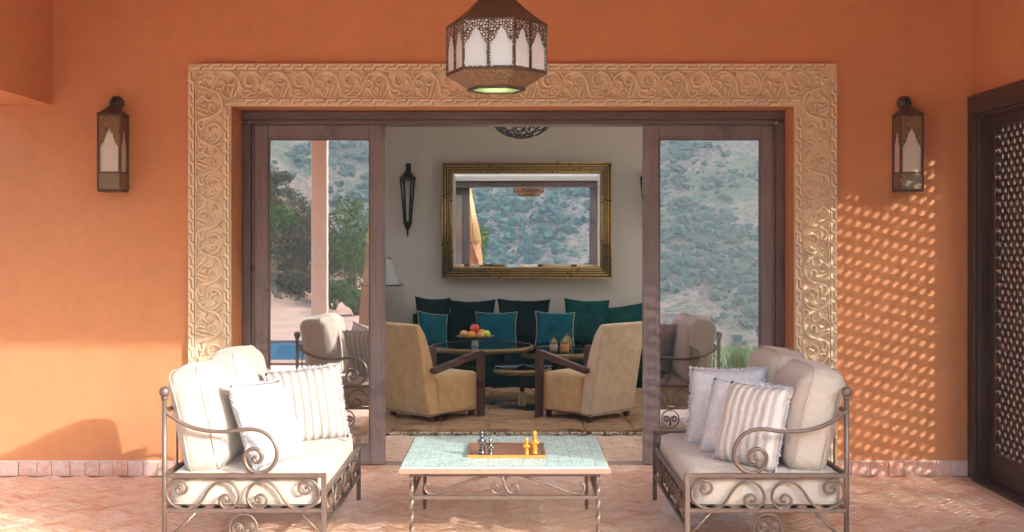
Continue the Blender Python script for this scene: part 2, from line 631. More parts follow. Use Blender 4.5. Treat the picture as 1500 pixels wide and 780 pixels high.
def terrain(x, y):
    dx, dy = x, y - 8.0
    r = math.hypot(dx, dy)
    front = smooth(2, -10, y)
    # valley beyond the lawn, except on the garden side (left) where the plateau runs farther
    left = smooth(-1.2, -3.2, x - 0.012 * y)
    lip = 1.5 * (1 - left) - 26.0 * left
    drop = smooth(lip, lip - 14, y) * 2.6 + smooth(lip - 8, lip - 62, y) * 9.0
    z = -drop
    # garden bank rising to the left
    bank = smooth(-3.8, -8.4, x - .05 * (y + 14)) * smooth(-7, -15, y) * smooth(-60, -30, y)
    z += bank * (3.3 + .5 * noise.noise((x * .3, y * .3, 1)))
    # wooded slope across the valley, a high far-left range raised to let the haze lie deeper
    ridge = 74 + 14 * noise.noise((x * .008, y * .008, 4))
    z += smooth(78, 300, r) * front * (ridge + 20)
    z += smooth(330, 640, r) * front * 190 * smooth(-50, -260, x)
    z += front * smooth(60, 130, r) * (5 * noise.noise((x * .024, y * .024, 9)) + 1.6 * noise.noise((x * .08, y * .08, 2)))
    if r < 40: z += smooth(12, 30, r) * .12 * noise.noise((x * .6, y * .6, 5))
    if y > 3.2 and abs(x) < 40: z = min(z, 0)
    return z - .05


def ground_mat():
    t = NT('hillside_ground')
    v = t.coord()
    f = t.noise(v, .07, 8, .65)
    f2 = t.noise(v, 1.2, 6, .7)
    c = t.ramp(f, [(.30, srgb(112, 96, 76)), (.48, srgb(164, 128, 110)), (.58, srgb(98, 104, 74)), (.70, srgb(172, 140, 124))])
    f3 = t.noise(v, 1.1, 7, .75, .8)
    sp = t.n('VectorMath', operation='DISTANCE'); t.l(v, sp.inputs[0]); sp.inputs[1].default_value = (0, 8, 0)
    mr = t.n('MapRange'); mr.inputs[1].default_value = 30; mr.inputs[2].default_value = 60; t.l(sp.outputs['Value'], mr.inputs[0])
    near = t.mix(t.ramp(t.noise(v, .25, 6, .7), [(.35, 0.), (.65, 1.)]), srgb(172, 136, 120), srgb(160, 136, 116))
    c = t.mix(t.ramp(f3, [(.47, 0.), (.56, .85)]), c, (.045, .075, .04))
    sx = t.n('SeparateXYZ'); t.l(v, sx.inputs[0])
    mz = t.n('MapRange'); mz.inputs[1].default_value = .05; mz.inputs[2].default_value = .6; t.l(sx.outputs['Z'], mz.inputs[0])
    near = t.mix(mz.outputs[0], near, t.mix(t.noise(v, 2.0, 6, .7), srgb(52, 47, 33), srgb(86, 71, 51)))
    c = t.mix(mr.outputs[0], near, c)
    g = t.n('MixRGB', blend_type='MULTIPLY'); g.inputs[0].default_value = .7
    t.l(c, g.inputs[1]); t.l(t.ramp(f2, [(.3, .7), (.7, 1.12)]), g.inputs[2])
    t.col(g.outputs[0])
    return t.set(.95, 0, .1, t.bump(f2, .6, .2))


M['ground'] = ground_mat()


def axis_pts(lo, hi, near, step, grow):
    pts = [0.0]; s = step
    while pts[-1] < hi:
        if pts[-1] > near: s *= grow
        pts.append(pts[-1] + s)
    neg = [0.0]; s = step
    while neg[-1] > lo:
        if neg[-1] < -near: s *= grow
        neg.append(neg[-1] - s)
    return sorted(set(neg[1:] + pts))


def build_ground():
    xs = axis_pts(-1200, 1200, 16, 1.0, 1.085)
    ys = [y for y in axis_pts(-1100, 900, 34, 1.0, 1.06)]
    m = MB(); w = len(xs)
    vs = [(x, y, terrain(x, y)) for y in ys for x in xs]
    fs = [(j * w + i, j * w + i + 1, (j + 1) * w + i + 1, (j + 1) * w + i) for j in range(len(ys) - 1) for i in range(w - 1)]
    m.add(vs, fs, True)
    tag(m.build('ground', M['ground']), kind='structure')


build_ground()


def herringbone():
    L, W_ = .142, .0475
    gap = .0035
    me = []
    for k in range(4):
        m = MB()
        rnd = random.Random(k)
        a, b = (L - gap) / 2, (W_ - gap) / 2
        h = .012
        j = lambda: rnd.uniform(-.0016, .0016)
        base = [(-a + j(), -b + j()), (a + j(), -b + j()), (a + j(), b + j()), (-a + j(), b + j())]
        top = [(x * .975, y * .93) for x, y in base]
        vs = [(x, y, -.012) for x, y in base] + [(x, y, h * .72) for x, y in base] + [(x, y, h + j() * .5) for x, y in top]
        fs = [(0, 1, 5, 4), (1, 2, 6, 5), (2, 3, 7, 6), (3, 0, 4, 7), (4, 5, 9, 8), (5, 6, 10, 9), (6, 7, 11, 10), (7, 4, 8, 11), (8, 9, 10, 11)]
        m.add(vs, fs)
        mm = m.mesh('floor_tile'); mm.materials.append(M['floor_tile'])
        me.append(mm)
    x0, x1, y0, y1 = -4.3, 3.02, 3.6, 9.66
    tiles = []
    c45 = math.cos(math.pi / 4)
    n = int(9 / W_)
    for i in range(-n, n):
        for j in range(-60, 60):
            ox, oy = i * W_ + j * L, i * W_ - j * L
            for (cx, cy, a) in ((ox + L / 2, oy + W_ / 2, 0.0), (ox + W_ / 2, oy + W_ + L / 2, math.pi / 2)):
                X = c45 * (cx - cy); Y = c45 * (cx + cy) + 6.0
                if x0 < X < x1 and y0 < Y < y1 and not (Y > 7.93 and Y < 8.5 and abs(X) > 1.86):
                    tiles.append((X, Y, a + math.pi / 4))
    return me, tiles


def build_floor():
    fl = MB()
    fl.box(-4.6, 3.16, 3.5, 8.02, -.20, -.004)
    floor = tag(fl.build('terrace_floor', M['grout']), kind='structure')
    fi = MB(); fi.box(-1.90, 1.92, 8.02, 8.52, -.2, -.004)
    fi.box(-3.5, 3.5, 8.52, 13.4, -.2, -.004)
    room = tag(fi.build('room_floor', M['grout']), kind='structure')
    me, tiles = herringbone()
    tiles.sort(key=lambda t: t[1])
    vis = [t for t in tiles if t[1] > 6.44 and abs(t[0]) < .44 * t[1] and not (-1.8 < t[0] < -1.0 and t[1] < 7.1) and not (1.0 < t[0] < 1.8 and t[1] < 7.1)][:295]
    vs_ = set(vis)
    rnd = random.Random(3)
    def tf(t):
        return Matrix.Translation((t[0], t[1], rnd.uniform(-.0012, .0012))) @ Matrix.Rotation(t[2], 4, 'Z') @ Matrix.Rotation(rnd.gauss(0, .009), 4, 'X') @ Matrix.Rotation(rnd.gauss(0, .004), 4, 'Y')
    for t in vis:
        o = bpy.data.objects.new('floor_tile', me[rnd.randrange(4)])
        COL.objects.link(o); o.parent = floor; o.matrix_local = tf(t)
    for prt, sel in ((floor, lambda t: t[1] < 8.0), (room, lambda t: t[1] >= 8.0)):
        m = MB()
        for t in tiles:
            if t in vs_ or not sel(t): continue
            mm = me[rnd.randrange(4)]; T = tf(t)
            m.add([v.co for v in mm.vertices], [tuple(p.vertices) for p in mm.polygons], False, T)
        o = m.build('floor_tiles', M['floor_tile'], prt); o['kind'] = 'stuff'


build_floor()

# ================================================================== the house
WY = 8.0                                  # face of the terrace wall
OX0, OX1, OZ = -1.917, 1.936, 2.533       # door opening
DEPTH = .52


def build_house():
    h = thing('terrace_house', 'terracotta plastered house wall with porch beams around the wide doorway', 'house', (0, WY, 0))
    m = MB()                              # wall with the doorway cut out, full thickness
    m.box(-6.5, OX0, WY, WY + DEPTH, -.2, 4.05)
    m.box(OX1, 3.6, WY, WY + DEPTH, -.2, 4.05)
    m.box(OX0, OX1, WY, WY + DEPTH, OZ, 4.05)
    # weld into one clean front: hidden inner faces do no harm
    m.build('back_wall', M['wall'], h, W=True)
    # right side wall with opening for the lattice door
    LY0, LY1, LZ = 6.10, 7.985, 2.56
    m = MB()
    m.box(3.153, 3.45, 4.30, LY0, -.2, 3.90)
    m.box(3.153, 3.45, LY0, WY - .003, LZ, 3.90)
    m.build('side_wall', M['wall'], h, W=True)
    m = MB()
    m.box(-3.52, -3.14, 4.12, WY - .003, 2.535, 3.90)
    m.build('side_beam', M['wall'], h, W=True)
    m = MB()
    m.box(-4.4, 4.5, 3.80, 4.10, 3.66, 3.90)
    m.build('front_beam', M['wall'], h, W=True)
    m = MB()
    m.box(-4.5, 4.5, 3.7, WY + .5, 4.053, 4.30)
    for (a, b, c, d) in ((-3.85, 3.85, WY + .5, 8.80), (-3.85, 3.85, 11.30, WY + 5.7), (-3.85, -2.6, 8.80, 11.30), (2.6, 3.85, 8.80, 11.30)):
        m.box(a, b, c, d, 3.503, 3.75)
    m.build('roof', M['wall'], h, W=True)
    m = MB(); m.box(-4.4, 4.5, 3.75, WY - .002, 3.903, 4.05)
    m.build('porch_ceiling', M['ceiling'], h, W=True)
    m = MB(); m.box(-2.19, -2.01, 3.91, 3.965, -.2, 3.658, .012)
    m.build('post', M['pillar'], h, W=True)
    m = MB(); m.box(-3.52, -3.14, 3.81, 4.115, -.2, 3.658, .02)
    m.build('corner_pillar', M['wall'], h, W=True)
    # room shell
    m = MB()
    m.box(-3.5, 3.5, 13.32, 13.6, -.1, 3.30)
    m.build('room_back_wall', M['room_wall'], h, W=True)
    for sg in (-1, 1):                    # wide unseen windows added in both side walls to light the room
        xa, xb = sorted((sg * 3.5, sg * 3.75))
        m = MB()
        for a, b, c, d in ((8.52, 8.80, -.1, 3.3), (13.10, 13.32, -.1, 3.3), (8.80, 13.10, -.1, .12), (8.80, 13.10, 3.10, 3.3), (10.90, 11.0, .12, 3.10)):
            m.box(xa, xb, a, b, c, d)
        m.build('room_side_wall', M['room_wall'], h, W=True)
        for (a, b) in ((8.80, 10.90), (11.0, 13.10)):
            m = MB()
            x0, x1 = sorted((sg * 3.68, sg * 3.62))
            for (p, q, z0, z1) in ((a, a + .05, .12, 3.10), (b - .05, b, .12, 3.10), (a + .05, b - .05, .12, .17), (a + .05, b - .05, 3.05, 3.10)):
                m.box(x0, x1, p, q, z0, z1)
            w = m.build('added_window', M['door'], h, W=True)
            m = MB(); m.box(min(sg * 3.653, sg * 3.647), max(sg * 3.653, sg * 3.647), a + .045, b - .045, .165, 3.055)
            m.build('pane', M['clear'], w, W=True)
    m = MB()                              # ceiling and roof around a frosted roof light, added unseen to brighten the room
    for (a, b, c, d) in ((-3.75, 3.75, 8.52, 8.80), (-3.75, 3.75, 11.30, 13.6), (-3.75, -2.6, 8.80, 11.30), (2.6, 3.75, 8.80, 11.30), (-2.6, 2.6, 10.46, 10.54)):
        m.box(a, b, c, d, 3.303, 3.50)
    m.build('room_ceiling', M['room_ceiling'], h, W=True)
    for (c, d) in ((8.80, 11.30),):
        m = MB()
        for (a, b, e, f) in ((-2.6, -2.54, c, d), (2.54, 2.6, c, d), (-2.54, 2.54, c, c + .06), (-2.54, 2.54, d - .06, d)):
            m.box(a, b, e, f, 3.52, 3.80)
        w = m.build('added_roof_light', M['room_ceiling'], h, W=True)
        m = MB(); m.box(-2.539, 2.539, c + .061, d - .061, 3.76, 3.768); m.build('pane', M['frosted'], w, W=True)
    m = MB()                              # pale lining on the room side of the terrace wall
    m.box(-3.5, OX0 - .002, WY + DEPTH + .002, WY + DEPTH + .03, 0, 3.30)
    m.box(OX1 + .002, 3.5, WY + DEPTH + .002, WY + DEPTH + .03, 0, 3.30)
    m.box(OX0 - .002, OX1 + .002, WY + DEPTH + .002, WY + DEPTH + .03, OZ + .002, 3.30)
    m.build('room_lining', M['room_wall'], h, W=True)
    # glazed skirting tiles
    sk = MB()
    sk.box(-6.4, -2.22, WY - .006, WY, 0, .108); sk.box(2.22, 3.15, WY - .006, WY, 0, .108)
    s = sk.build('skirting', M['zgrout'], h, W=True)
    rnd = random.Random(5)
    for (a, b) in ((-4.6, -2.222), (2.222, 3.15)):
        x = a
        while x < b - .03:
            w = min(rnd.uniform(.092, .128), b - x)
            m = MB()
            m.box(x + .002, x + w - .002, WY - .020 - rnd.uniform(0, .003), WY - .0062, .006, .104 + rnd.uniform(-.002, .002), .003)
            m.build('skirting_tile', M['skirt'], s, W=True)
            x += w


build_house()


# ------------------------------------------------------------------ carved stucco surround
def build_surround():
    X0, X1 = (278 - 751) / 214.375, (1226 - 751) / 214.375
    ZT = EYE + (355 - 94) / 214.375
    B = .290                     # band width
    root = thing('carved_surround', 'sand coloured carved stucco surround with vine scrolls framing the glass doors', 'door surround', ((X0 + X1) / 2, WY, 0))
    y0 = WY - .010
    m = MB()
    m.box(X0, X1, y0, WY - .001, ZT - B, ZT)
    m.box(X0, X0 + B - .001, y0, WY - .001, .0, ZT - B - .0005)
    m.box(X1 - B + .001, X1, y0, WY - .001, .0, ZT - B - .0005)
    m.build('backing', M['carve'], root, W=True)
    k = 1 / 8.333 / 214.375
    def cv(pts): return [((x - 782) * k, (330 - y) * k) for x, y in pts]
    curves = [
        ([(440, 455), (470, 370), (490, 300), (520, 235), (575, 192), (645, 178), (712, 200), (762, 255), (788, 330), (804, 405), (828, 460), (880, 482), (960, 480), (1025, 445), (1062, 370)], 17),
        ([(1072, 340), (1058, 255), (1005, 196), (935, 184), (872, 214), (850, 280), (876, 335), (924, 346), (950, 318), (930, 296)], 15),
        ([(742, 240), (736, 292), (700, 326), (660, 326), (640, 300), (655, 270), (685, 266), (694, 286)], 12),
        ([(505, 282), (570, 284), (603, 320), (590, 370), (560, 395), (572, 440), (610, 478), (640, 497)], 14),
        ([(722, 335), (706, 400), (688, 450), (680, 498)], 13),
        ([(778, 352), (752, 410), (735, 455), (712, 492)], 13),
        ([(800, 355), (850, 402), (900, 396), (918, 430), (880, 455), (838, 452)], 15),
        ([(990, 250), (1012, 280), (1032, 322)], 17),
        ([(900, 235), (915, 285), (940, 305)], 11),
        ([(960, 385), (950, 430), (990, 440)], 12),
        ([(465, 180), (478, 220), (500, 248)], 12),
        ([(838, 172), (920, 166), (1030, 172)], 8),
        ([(500, 360), (545, 380), (555, 420)], 11),
        ([(630, 360), (660, 385), (650, 440)], 15),
    ]
    u = MB()
    for pts, r in curves:
        c = catmull([(*p, 0) for p in cv(pts)], 3)
        n = len(c)
        rr = [r * k * (0.55 + .5 * math.sin(math.pi * min(1, (i + 1.5) / (n + 1)))) for i in range(n)]
        # rounded rib: five points over the top
        vs = []; fs = []
        for i in range(n):
            t = (c[min(i + 1, n - 1)] - c[max(i - 1, 0)]).normalized()
            nn = Vector((-t.y, t.x, 0))
            for (a, h) in ((-1.0, 0), (-.93, .78), (0, 1.0), (.93, .78), (1.0, 0)):
                p = c[i] + nn * (a * rr[i])
                vs.append((p.x, -.0005 - h * .030 * (.62 + .38 * rr[i] / (r * k * 1.05)), p.y))
        for i in range(n - 1):
            for q in range(4):
                fs.append((i * 5 + q, i * 5 + q + 1, (i + 1) * 5 + q + 1, (i + 1) * 5 + q))
        fs.append((0, 1, 2, 3, 4)); fs.append(tuple((n - 1) * 5 + q for q in range(5))[::-1])
        u.add(vs, fs, True)
    for (x, y, a, b, rot) in ((1010, 400, 26, 14, .9), (690, 215, 26, 12, .2), (560, 240, 28, 13, -.7), (880, 300, 16, 22, .3), (540, 460, 30, 14, .5), (770, 200, 14, 24, .6), (620, 420, 12, 34, 0), (490, 440, 12, 26, .3), (1000, 300, 14, 22, -.4)):
        mt = Matrix.Translation(((x - 782) * k, 0, (330 - y) * k)) @ Matrix.Rotation(rot, 4, 'Y')
        u.sphere((0, 0, 0), 1, 8, 6, (a * k, 44 * k, b * k), mt)
    sm = u.mesh('vine_scroll'); sm.materials.append(M['carve'])
    per = 605 * k
    bw = .050
    mid = B / 2
    n = 12
    xs0 = X0 + B * .62
    step = (X1 - X0 - 2 * B * .62) / (n)
    for i in range(n):
        link_mesh('vine_scroll', sm, root, (xs0 + step * (i + .5) - root.location.x, y0 - WY, ZT - mid), (0, 0, 0)).scale = (step / per, 1, 1)
    nz = 7
    zt = ZT - B * .60
    stepz = zt / nz
    for i in range(nz):
        for sgn, xx in ((1, X0 + mid), (-1, X1 - mid)):
            o = link_mesh('vine_scroll', sm, root, (xx - root.location.x, y0 - WY, zt - stepz * (i + .5)), (0, R(90) * 1, 0))
            o.scale = (stepz / per, 1, sgn)
    # corner rosettes
    cr = MB()
    for q in range(5):
        a = q * 2 * math.pi / 5
        mt = Matrix.Rotation(a, 4, 'Y')
        cr.sphere((.030, 0, 0), 1, 8, 6, (.024, .024, .012), mt)
    cr.sphere((0, 0, 0), .014, 8, 6)
    crm = cr.mesh('rosette'); crm.materials.append(M['carve'])
    for xx in (X0 + .105, X1 - .105):
        link_mesh('rosette', crm, root, (xx - root.location.x, y0 - WY, ZT - .105))
    # interlocking key border
    p, hh = .0785, .047
    poly = [(0, hh), (p, hh), (.82 * p, hh / 2), (.25 * p, hh / 2), (.07 * p, 0), (-.93 * p, 0), (-.75 * p, hh / 2), (-.18 * p, hh / 2)]
    poly = inset_poly(poly, .0014)
    bm_ = MB(); bm_.prism(poly, .001, -.030, 'y', None, .0018)
    bme = bm_.mesh('border_key'); bme.materials.append(M['carve'])
    def run_h(xa, xb, z):
        q = round((xb - xa) / p - .93); s = (xb - xa) / (q + .93) / p
        for i in range(q):
            o = link_mesh('border_key', bme, root, (xa + (i + .93) * p * s - root.location.x, y0 - WY, z)); o.scale = (s * .999, 1, 1)
    def run_v(x, za, zb):
        q = round((zb - za) / p - .93); s = (zb - za) / (q + .93) / p
        for i in range(q):
            o = link_mesh('border_key', bme, root, (x - root.location.x, y0 - WY, za + (i + 1) * p * s), (0, R(90), 0)); o.scale = (s * .999, 1, 1)
    run_h(X0 + .004, X1 - .004, ZT - .049)
    run_h(X0 + B - .05, X1 - B + .05, ZT - B + .002)
    for (xx, zb) in ((X0 + .001, ZT - .052), (X1 - .050, ZT - .052), (X0 + B - .050, ZT - B - .001), (X1 - B + .002, ZT - B - .001)):
        run_v(xx, .02, zb)
    # flat fillets beside the key border
    m = MB()
    f0 = y0 - .026
    m.box(X0 + .05, X1 - .05, f0, y0 + .001, ZT - .058, ZT - .051)
    m.box(X0 + B - .058, X1 - B + .058, f0, y0 + .001, ZT - B + .051, ZT - B + .058)
    for a in (X0 + .051, X0 + B - .058, X1 - .058, X1 - B + .051):
        m.box(a, a + .007, f0 + .0006, y0 + .001, .0, ZT - .06 if a in (X0 + .051, X1 - .058) else ZT - B + .05)
    m.build('fillet', M['carve'], root, W=True)


build_surround()


# ------------------------------------------------------------------ sliding doors
def build_doors():
    YF = 8.30
    fr = thing('door_frame', 'dark brown timber frame lining the wide doorway head and jambs', 'door frame', (0, YF, 0))
    m = MB()
    for sg, xo in ((-1, OX0), (1, OX1)):
        a, b = sorted((xo + .002 * -sg, xo - sg * .062))
        m.box(a, b, YF, YF + .20, 0, OZ - .09, .006)
        a, b = sorted((xo - sg * .064, xo - sg * .088))
        m.box(a, b, YF + .022, YF + .20, 0, OZ - .10, .005)
    m.build('jamb', M['door'], fr, W=True)
    m = MB()
    m.box(OX0 + .002, OX1 - .002, YF - .003, YF + .20, OZ - .062, OZ - .002, .006)
    m.box(OX0 + .064, OX1 - .064, YF + .020, YF + .20, OZ - .096, OZ - .0625, .005)
    m.build('head', M['doorh'], fr, W=True)
    m = MB(); m.box(OX0 + .07, OX1 - .07, YF + .03, YF + .19, -.003, .0135, .003)
    m.build('sill_track', M['zedge'], fr, W=True)

    def leaf(xa, xb, Y, ztop, label, outer, inner):
        """outer/inner: stile widths left and right"""
        t = thing('sliding_door', label, 'door', ((xa + xb) / 2, Y, 0))
        z0, z1 = .016, ztop
        wl, wr = outer, inner
        top, bot = .098, .135
        T = .055
        for (a, b) in ((xa, xa + wl), (xb - wr, xb)):
            m = MB(); m.box(a, b, Y, Y + T, z0, z1, .005); m.build('stile', M['leaf_wood'], t, W=True)
        m = MB(); m.box(xa + wl + .0005, xb - wr - .0005, Y + .0015, Y + T - .0015, z1 - top, z1 - .001, .004); m.build('top_rail', M['leaf_woodh'], t, W=True)
        m = MB(); m.box(xa + wl + .0005, xb - wr - .0005, Y + .0015, Y + T - .0015, z0 + .001, z0 + bot, .004); m.build('bottom_rail', M['leaf_woodh'], t, W=True)
        gx0, gx1, gz0, gz1 = xa + wl, xb - wr, z0 + bot, z1 - top
        m = MB()                          # glazing bead
        bd = .010
        for (a, b, c, d) in ((gx0, gx0 + bd, gz0, gz1), (gx1 - bd, gx1, gz0, gz1), (gx0 + bd, gx1 - bd, gz0, gz0 + bd), (gx0 + bd, gx1 - bd, gz1 - bd, gz1)):
            m.box(a, b, Y + .010, Y + T - .010, c, d)
        m.build('glazing_bead', M['door'], t, W=True)
        m = MB(); m.add([(gx0 + .004, Y + .027, gz0 + .004), (gx1 - .004, Y + .027, gz0 + .004), (gx1 - .004, Y + .027, gz1 - .004), (gx0 + .004, Y + .027, gz1 - .004)], [(0, 1, 2, 3)])
        m.build('pane', M['pane'], t, W=True)
        return t
    Y = 8.335
    ax, bx = (375 - 751) * Y / F - .03, (565 - 751) * Y / F
    leaf(ax, bx, Y, OZ - .099, 'dark framed sliding glass door leaf on the left, reflecting column and pool', .120, .107)
    ax, bx = (943 - 751) * Y / F, (1135 - 751) * Y / F + .03
    leaf(ax, bx, Y, OZ - .099, 'dark framed sliding glass door leaf on the right, reflecting the wooded hillside', .114, .124)


build_doors()


# ------------------------------------------------------------------ lattice door in the side wall
def build_lattice():
    t = thing('lattice_door', 'dark wooden lattice screen door in the right side wall', 'door', (3.2, 7.05, 0))
    Y0, Y1, ZT = 6.10, 7.985, 2.56
    m = MB()                              # casing
    for (a, b) in ((Y1 - .115, Y1), (Y0, Y0 + .115)):
        m.box(3.105, 3.45, a, b, 0, ZT - .10, .006)
    m.box(3.104, 3.45, Y0, Y1, ZT - .0995, ZT + .03, .006)
    m.build('casing', M['lattice'], t, W=True)
    m = MB(); m.box(3.09, 3.46, Y0 + .116, Y1 - .116, -.15, .0145, .003); m.build('threshold', M['lattice'], t, W=True)
    m = MB()
    for (a, b) in ((Y1 - .135, Y1 - .116), (Y0 + .116, Y0 + .135)):
        m.box(3.128, 3.44, a, b, 0, ZT - .1005, .004)
    m.box(3.127, 3.44, Y0 + .136, Y1 - .136, ZT - .119, ZT - .1005, .004)
    m.build('casing_bead', M['lattice'], t, W=True)
    for (a, b) in ((Y0 + .137, 7.02), (7.024, Y1 - .137)):
        s = .075
        x0, x1 = 3.205, 3.255
        m = MB()
        m.box(x0, x1, a, a + s, .015, ZT - .121, .006); m.box(x0, x1, b - s, b, .015, ZT - .121, .006)
        m.box(x0 + .001, x1 - .001, a + s, b - s, .016, .20, .006); m.box(x0 + .001, x1 - .001, a + s, b - s, ZT - .20, ZT - .122, .006)
        lf = m.build('leaf_frame', M['lattice'], t, W=True)
        gy0, gy1, gz0, gz1 = a + s - .004, b - s + .004, .196, ZT - .196
        # diagonal bobbin lattice: two layers of turned strips, swollen between crossings
        L = MB()
        d = .0629
        c = math.sqrt(.5)
        cy, cz = (gy0 + gy1) / 2, (gz0 + gz1) / 2
        H = (gz1 - gz0 + gy1 - gy0)
        def clip(p0, dr):
            t0, t1 = -9.0, 9.0
            for p, q, lo, hi in ((p0[0], dr[0], gy0, gy1), (p0[1], dr[1], gz0, gz1)):
                u, v = (lo - p) / q, (hi - p) / q
                t0, t1 = max(t0, min(u, v)), min(t1, max(u, v))
            return t0, t1
        n = int(H / d / 1.2) + 4
        for layer, (dr, nr) in enumerate((((c, c), (-c, c)), ((c, -c), (c, c)))):
            xx = 3.2275 + layer * .0075
            for i in range(-n, n):
                off = (i + .5) * d
                p0 = (cy + nr[0] * off, cz + nr[1] * off)
                t0, t1 = clip(p0, dr)
                if t1 - t0 < .02: continue
                hw, ht = .0170, .0055
                a0 = (p0[0] + dr[0] * t0, p0[1] + dr[1] * t0); a1 = (p0[0] + dr[0] * t1, p0[1] + dr[1] * t1)
                vs = []
                for q in (a0, a1):
                    for (w, hgt) in ((-hw, 0), (-hw * .6, -ht), (hw * .6, -ht), (hw, 0), (hw * .6, ht), (-hw * .6, ht)):
                        vs.append((xx + hgt, q[0] + nr[0] * w, q[1] + nr[1] * w))
                L.add(vs, [(k, (k + 1) % 6, 6 + (k + 1) % 6, 6 + k) for k in range(6)], False)
        # bobbins at the crossings
        for i in range(-n, n):
            for j in range(-n, n):
                u, v = (i + .5) * d, (j + .5) * d
                y, z = cy + (-c * u + c * v), cz + (c * u + c * v)
                if gy0 < y < gy1 and gz0 < z < gz1:
                    L.lathe([(.0001, -.014), (.016, -.010), (.0215, 0), (.016, .010), (.0001, .014)], 8, M=Matrix.Translation((3.231, y, z)) @ Matrix.Rotation(math.pi / 2, 4, 'Y'))
        o = L.build('lattice', M['lattice'], lf, W=True); o['kind'] = 'stuff'


build_lattice()


# ================================================================== terrace furniture
def rbox(sx, sy, sz, r, bulge=(0, 0, 0), n=9, seed=0, wr=.004):
    """soft rounded cushion block centred on origin: verts, faces"""
    vs = []; fs = []; key = {}
    h = Vector((sx / 2, sy / 2, sz / 2))
    def vert(p):
        k = (round(p[0], 4), round(p[1], 4), round(p[2], 4))
        if k in key: return key[k]
        q = Vector((p[0] * h.x, p[1] * h.y, p[2] * h.z))
        c = Vector([max(-h[i] + r, min(h[i] - r, q[i])) for i in range(3)])
        d = q - c
        q = c + d.normalized() * r if d.length > 1e-9 else q
        for i in range(3):
            j, l = (i + 1) % 3, (i + 2) % 3
            if abs(p[i]) > .999:
                q[i] += math.copysign(bulge[i], p[i]) * (1 - p[j] ** 2) * (1 - p[l] ** 2)
        if wr:
            w = noise.noise_vector(q * 7 + Vector((seed * 3.1, seed, 0))) * wr + noise.noise_vector(q * 19 + Vector((0, seed, 5))) * wr * .4
            q = q + w
        key[k] = len(vs); vs.append(q)
        return key[k]
    g = [math.copysign(abs(-1 + 2 * i / n) ** .7, -1 + 2 * i / n) for i in range(n + 1)]
    for ax in range(3):
        for sg in (-1, 1):
            for i in range(n):
                for j in range(n):
                    q = []
                    for (a, b) in ((i, j), (i + 1, j), (i + 1, j + 1), (i, j + 1)):
                        p = [0, 0, 0]; p[ax] = sg; p[(ax + 1) % 3] = g[a]; p[(ax + 2) % 3] = g[b]
                        q.append(vert(p))
                    fs.append(q if sg > 0 else q[::-1])
    return vs, fs


def pillow(w, h, t, n=18, pinch=.07, seed=0, wr=.006):
    """scatter pillow in the x (width) / z (height) plane, thick along y"""
    vs = []; fs = []
    def pt(i, j, s):
        u, v = -1 + 2 * i / n, -1 + 2 * j / n
        x = w / 2 * u * (1 - pinch * (1 - v * v) * abs(u) ** 2)
        z = h / 2 * v * (1 - pinch * (1 - u * u) * abs(v) ** 2)
        y = s * t / 2 * (max(0, (1 - u ** 4)) * max(0, (1 - v ** 4))) ** .6
        e = 1 - max(abs(u), abs(v))
        p = Vector((x, y, z))
        nz = noise.noise(Vector((x * 8 + seed * 2.3, z * 8, s + seed)))
        nz2 = noise.noise(Vector((x * 22 + seed, z * 22, s * 2.0 + seed)))
        if e > .001: p.y += (nz * wr * 1.4 + nz2 * wr * .6) * s
        else: p.z += noise.noise(Vector((x * 10, seed, 0))) * wr * .8
        return p
    id1 = {}; id2 = {}
    for j in range(n + 1):
        for i in range(n + 1):
            id1[i, j] = len(vs); vs.append(pt(i, j, 1))
    for j in range(n + 1):
        for i in range(n + 1):
            if i in (0, n) or j in (0, n): id2[i, j] = id1[i, j]
            else:
                id2[i, j] = len(vs); vs.append(pt(i, j, -1))
    for j in range(n):
        for i in range(n):
            fs.append((id1[i, j], id1[i, j + 1], id1[i + 1, j + 1], id1[i + 1, j]))
            fs.append((id2[i, j], id2[i + 1, j], id2[i + 1, j + 1], id2[i, j + 1]))
    edge = [vs[id1[i, 0]] for i in range(n)] + [vs[id1[n, j]] for j in range(n)] + [vs[id1[n - i, n]] for i in range(n)] + [vs[id1[0, n - j]] for j in range(n)]
    return vs, fs, edge


def make_pillow(name, label, loc, rot, w, h, t, mat, trim=None, group=None, seed=0, pinch=.07, fringe=False, cat='pillow', wr=.006):
    """loc = middle of the bottom edge; rot = euler (lean, roll, heading)"""
    vs, fs, edge = pillow(w, h, t, 18, pinch, seed, wr)
    root = thing(name, label, cat, loc, 0, group)
    root.rotation_euler = rot
    up = Vector((0, 0, h / 2))
    m = MB(); m.add([v + up for v in vs], fs, True)
    b = m.build('cover', mat, root)
    if trim is not None:
        m = MB()
        if fringe:
            rnd = random.Random(seed)
            ed = [e + up for e in edge]
            cen = up
            for i in range(len(ed)):
                a, c = ed[i], ed[(i + 1) % len(ed)]
                for k in range(3):
                    p = a.lerp(c, (k + rnd.random() * .4) / 3)
                    d = (p - cen).normalized()
                    q = p + d * rnd.uniform(.010, .018) + Vector((rnd.gauss(0, .003), rnd.gauss(0, .005), rnd.gauss(0, .003)))
                    m.tube([p - d * .003, (p + q) / 2 + Vector((0, rnd.gauss(0, .003), 0)), q], [.0045, .004, .0015], 5)
            o = m.build('fringe', trim, root)
        else:
            m.tube([e + up for e in edge], .0042, 6, True)
            o = m.build('piping', trim, root)
    return root


def conv(pts, ox, oz, s=1 / 2.785):
    """ironwork traced in a side view: to metres along the seat depth and height"""
    k = s * 5.88 / F
    return [((x - ox) * k, (oz - y) * k) for x, y in pts]


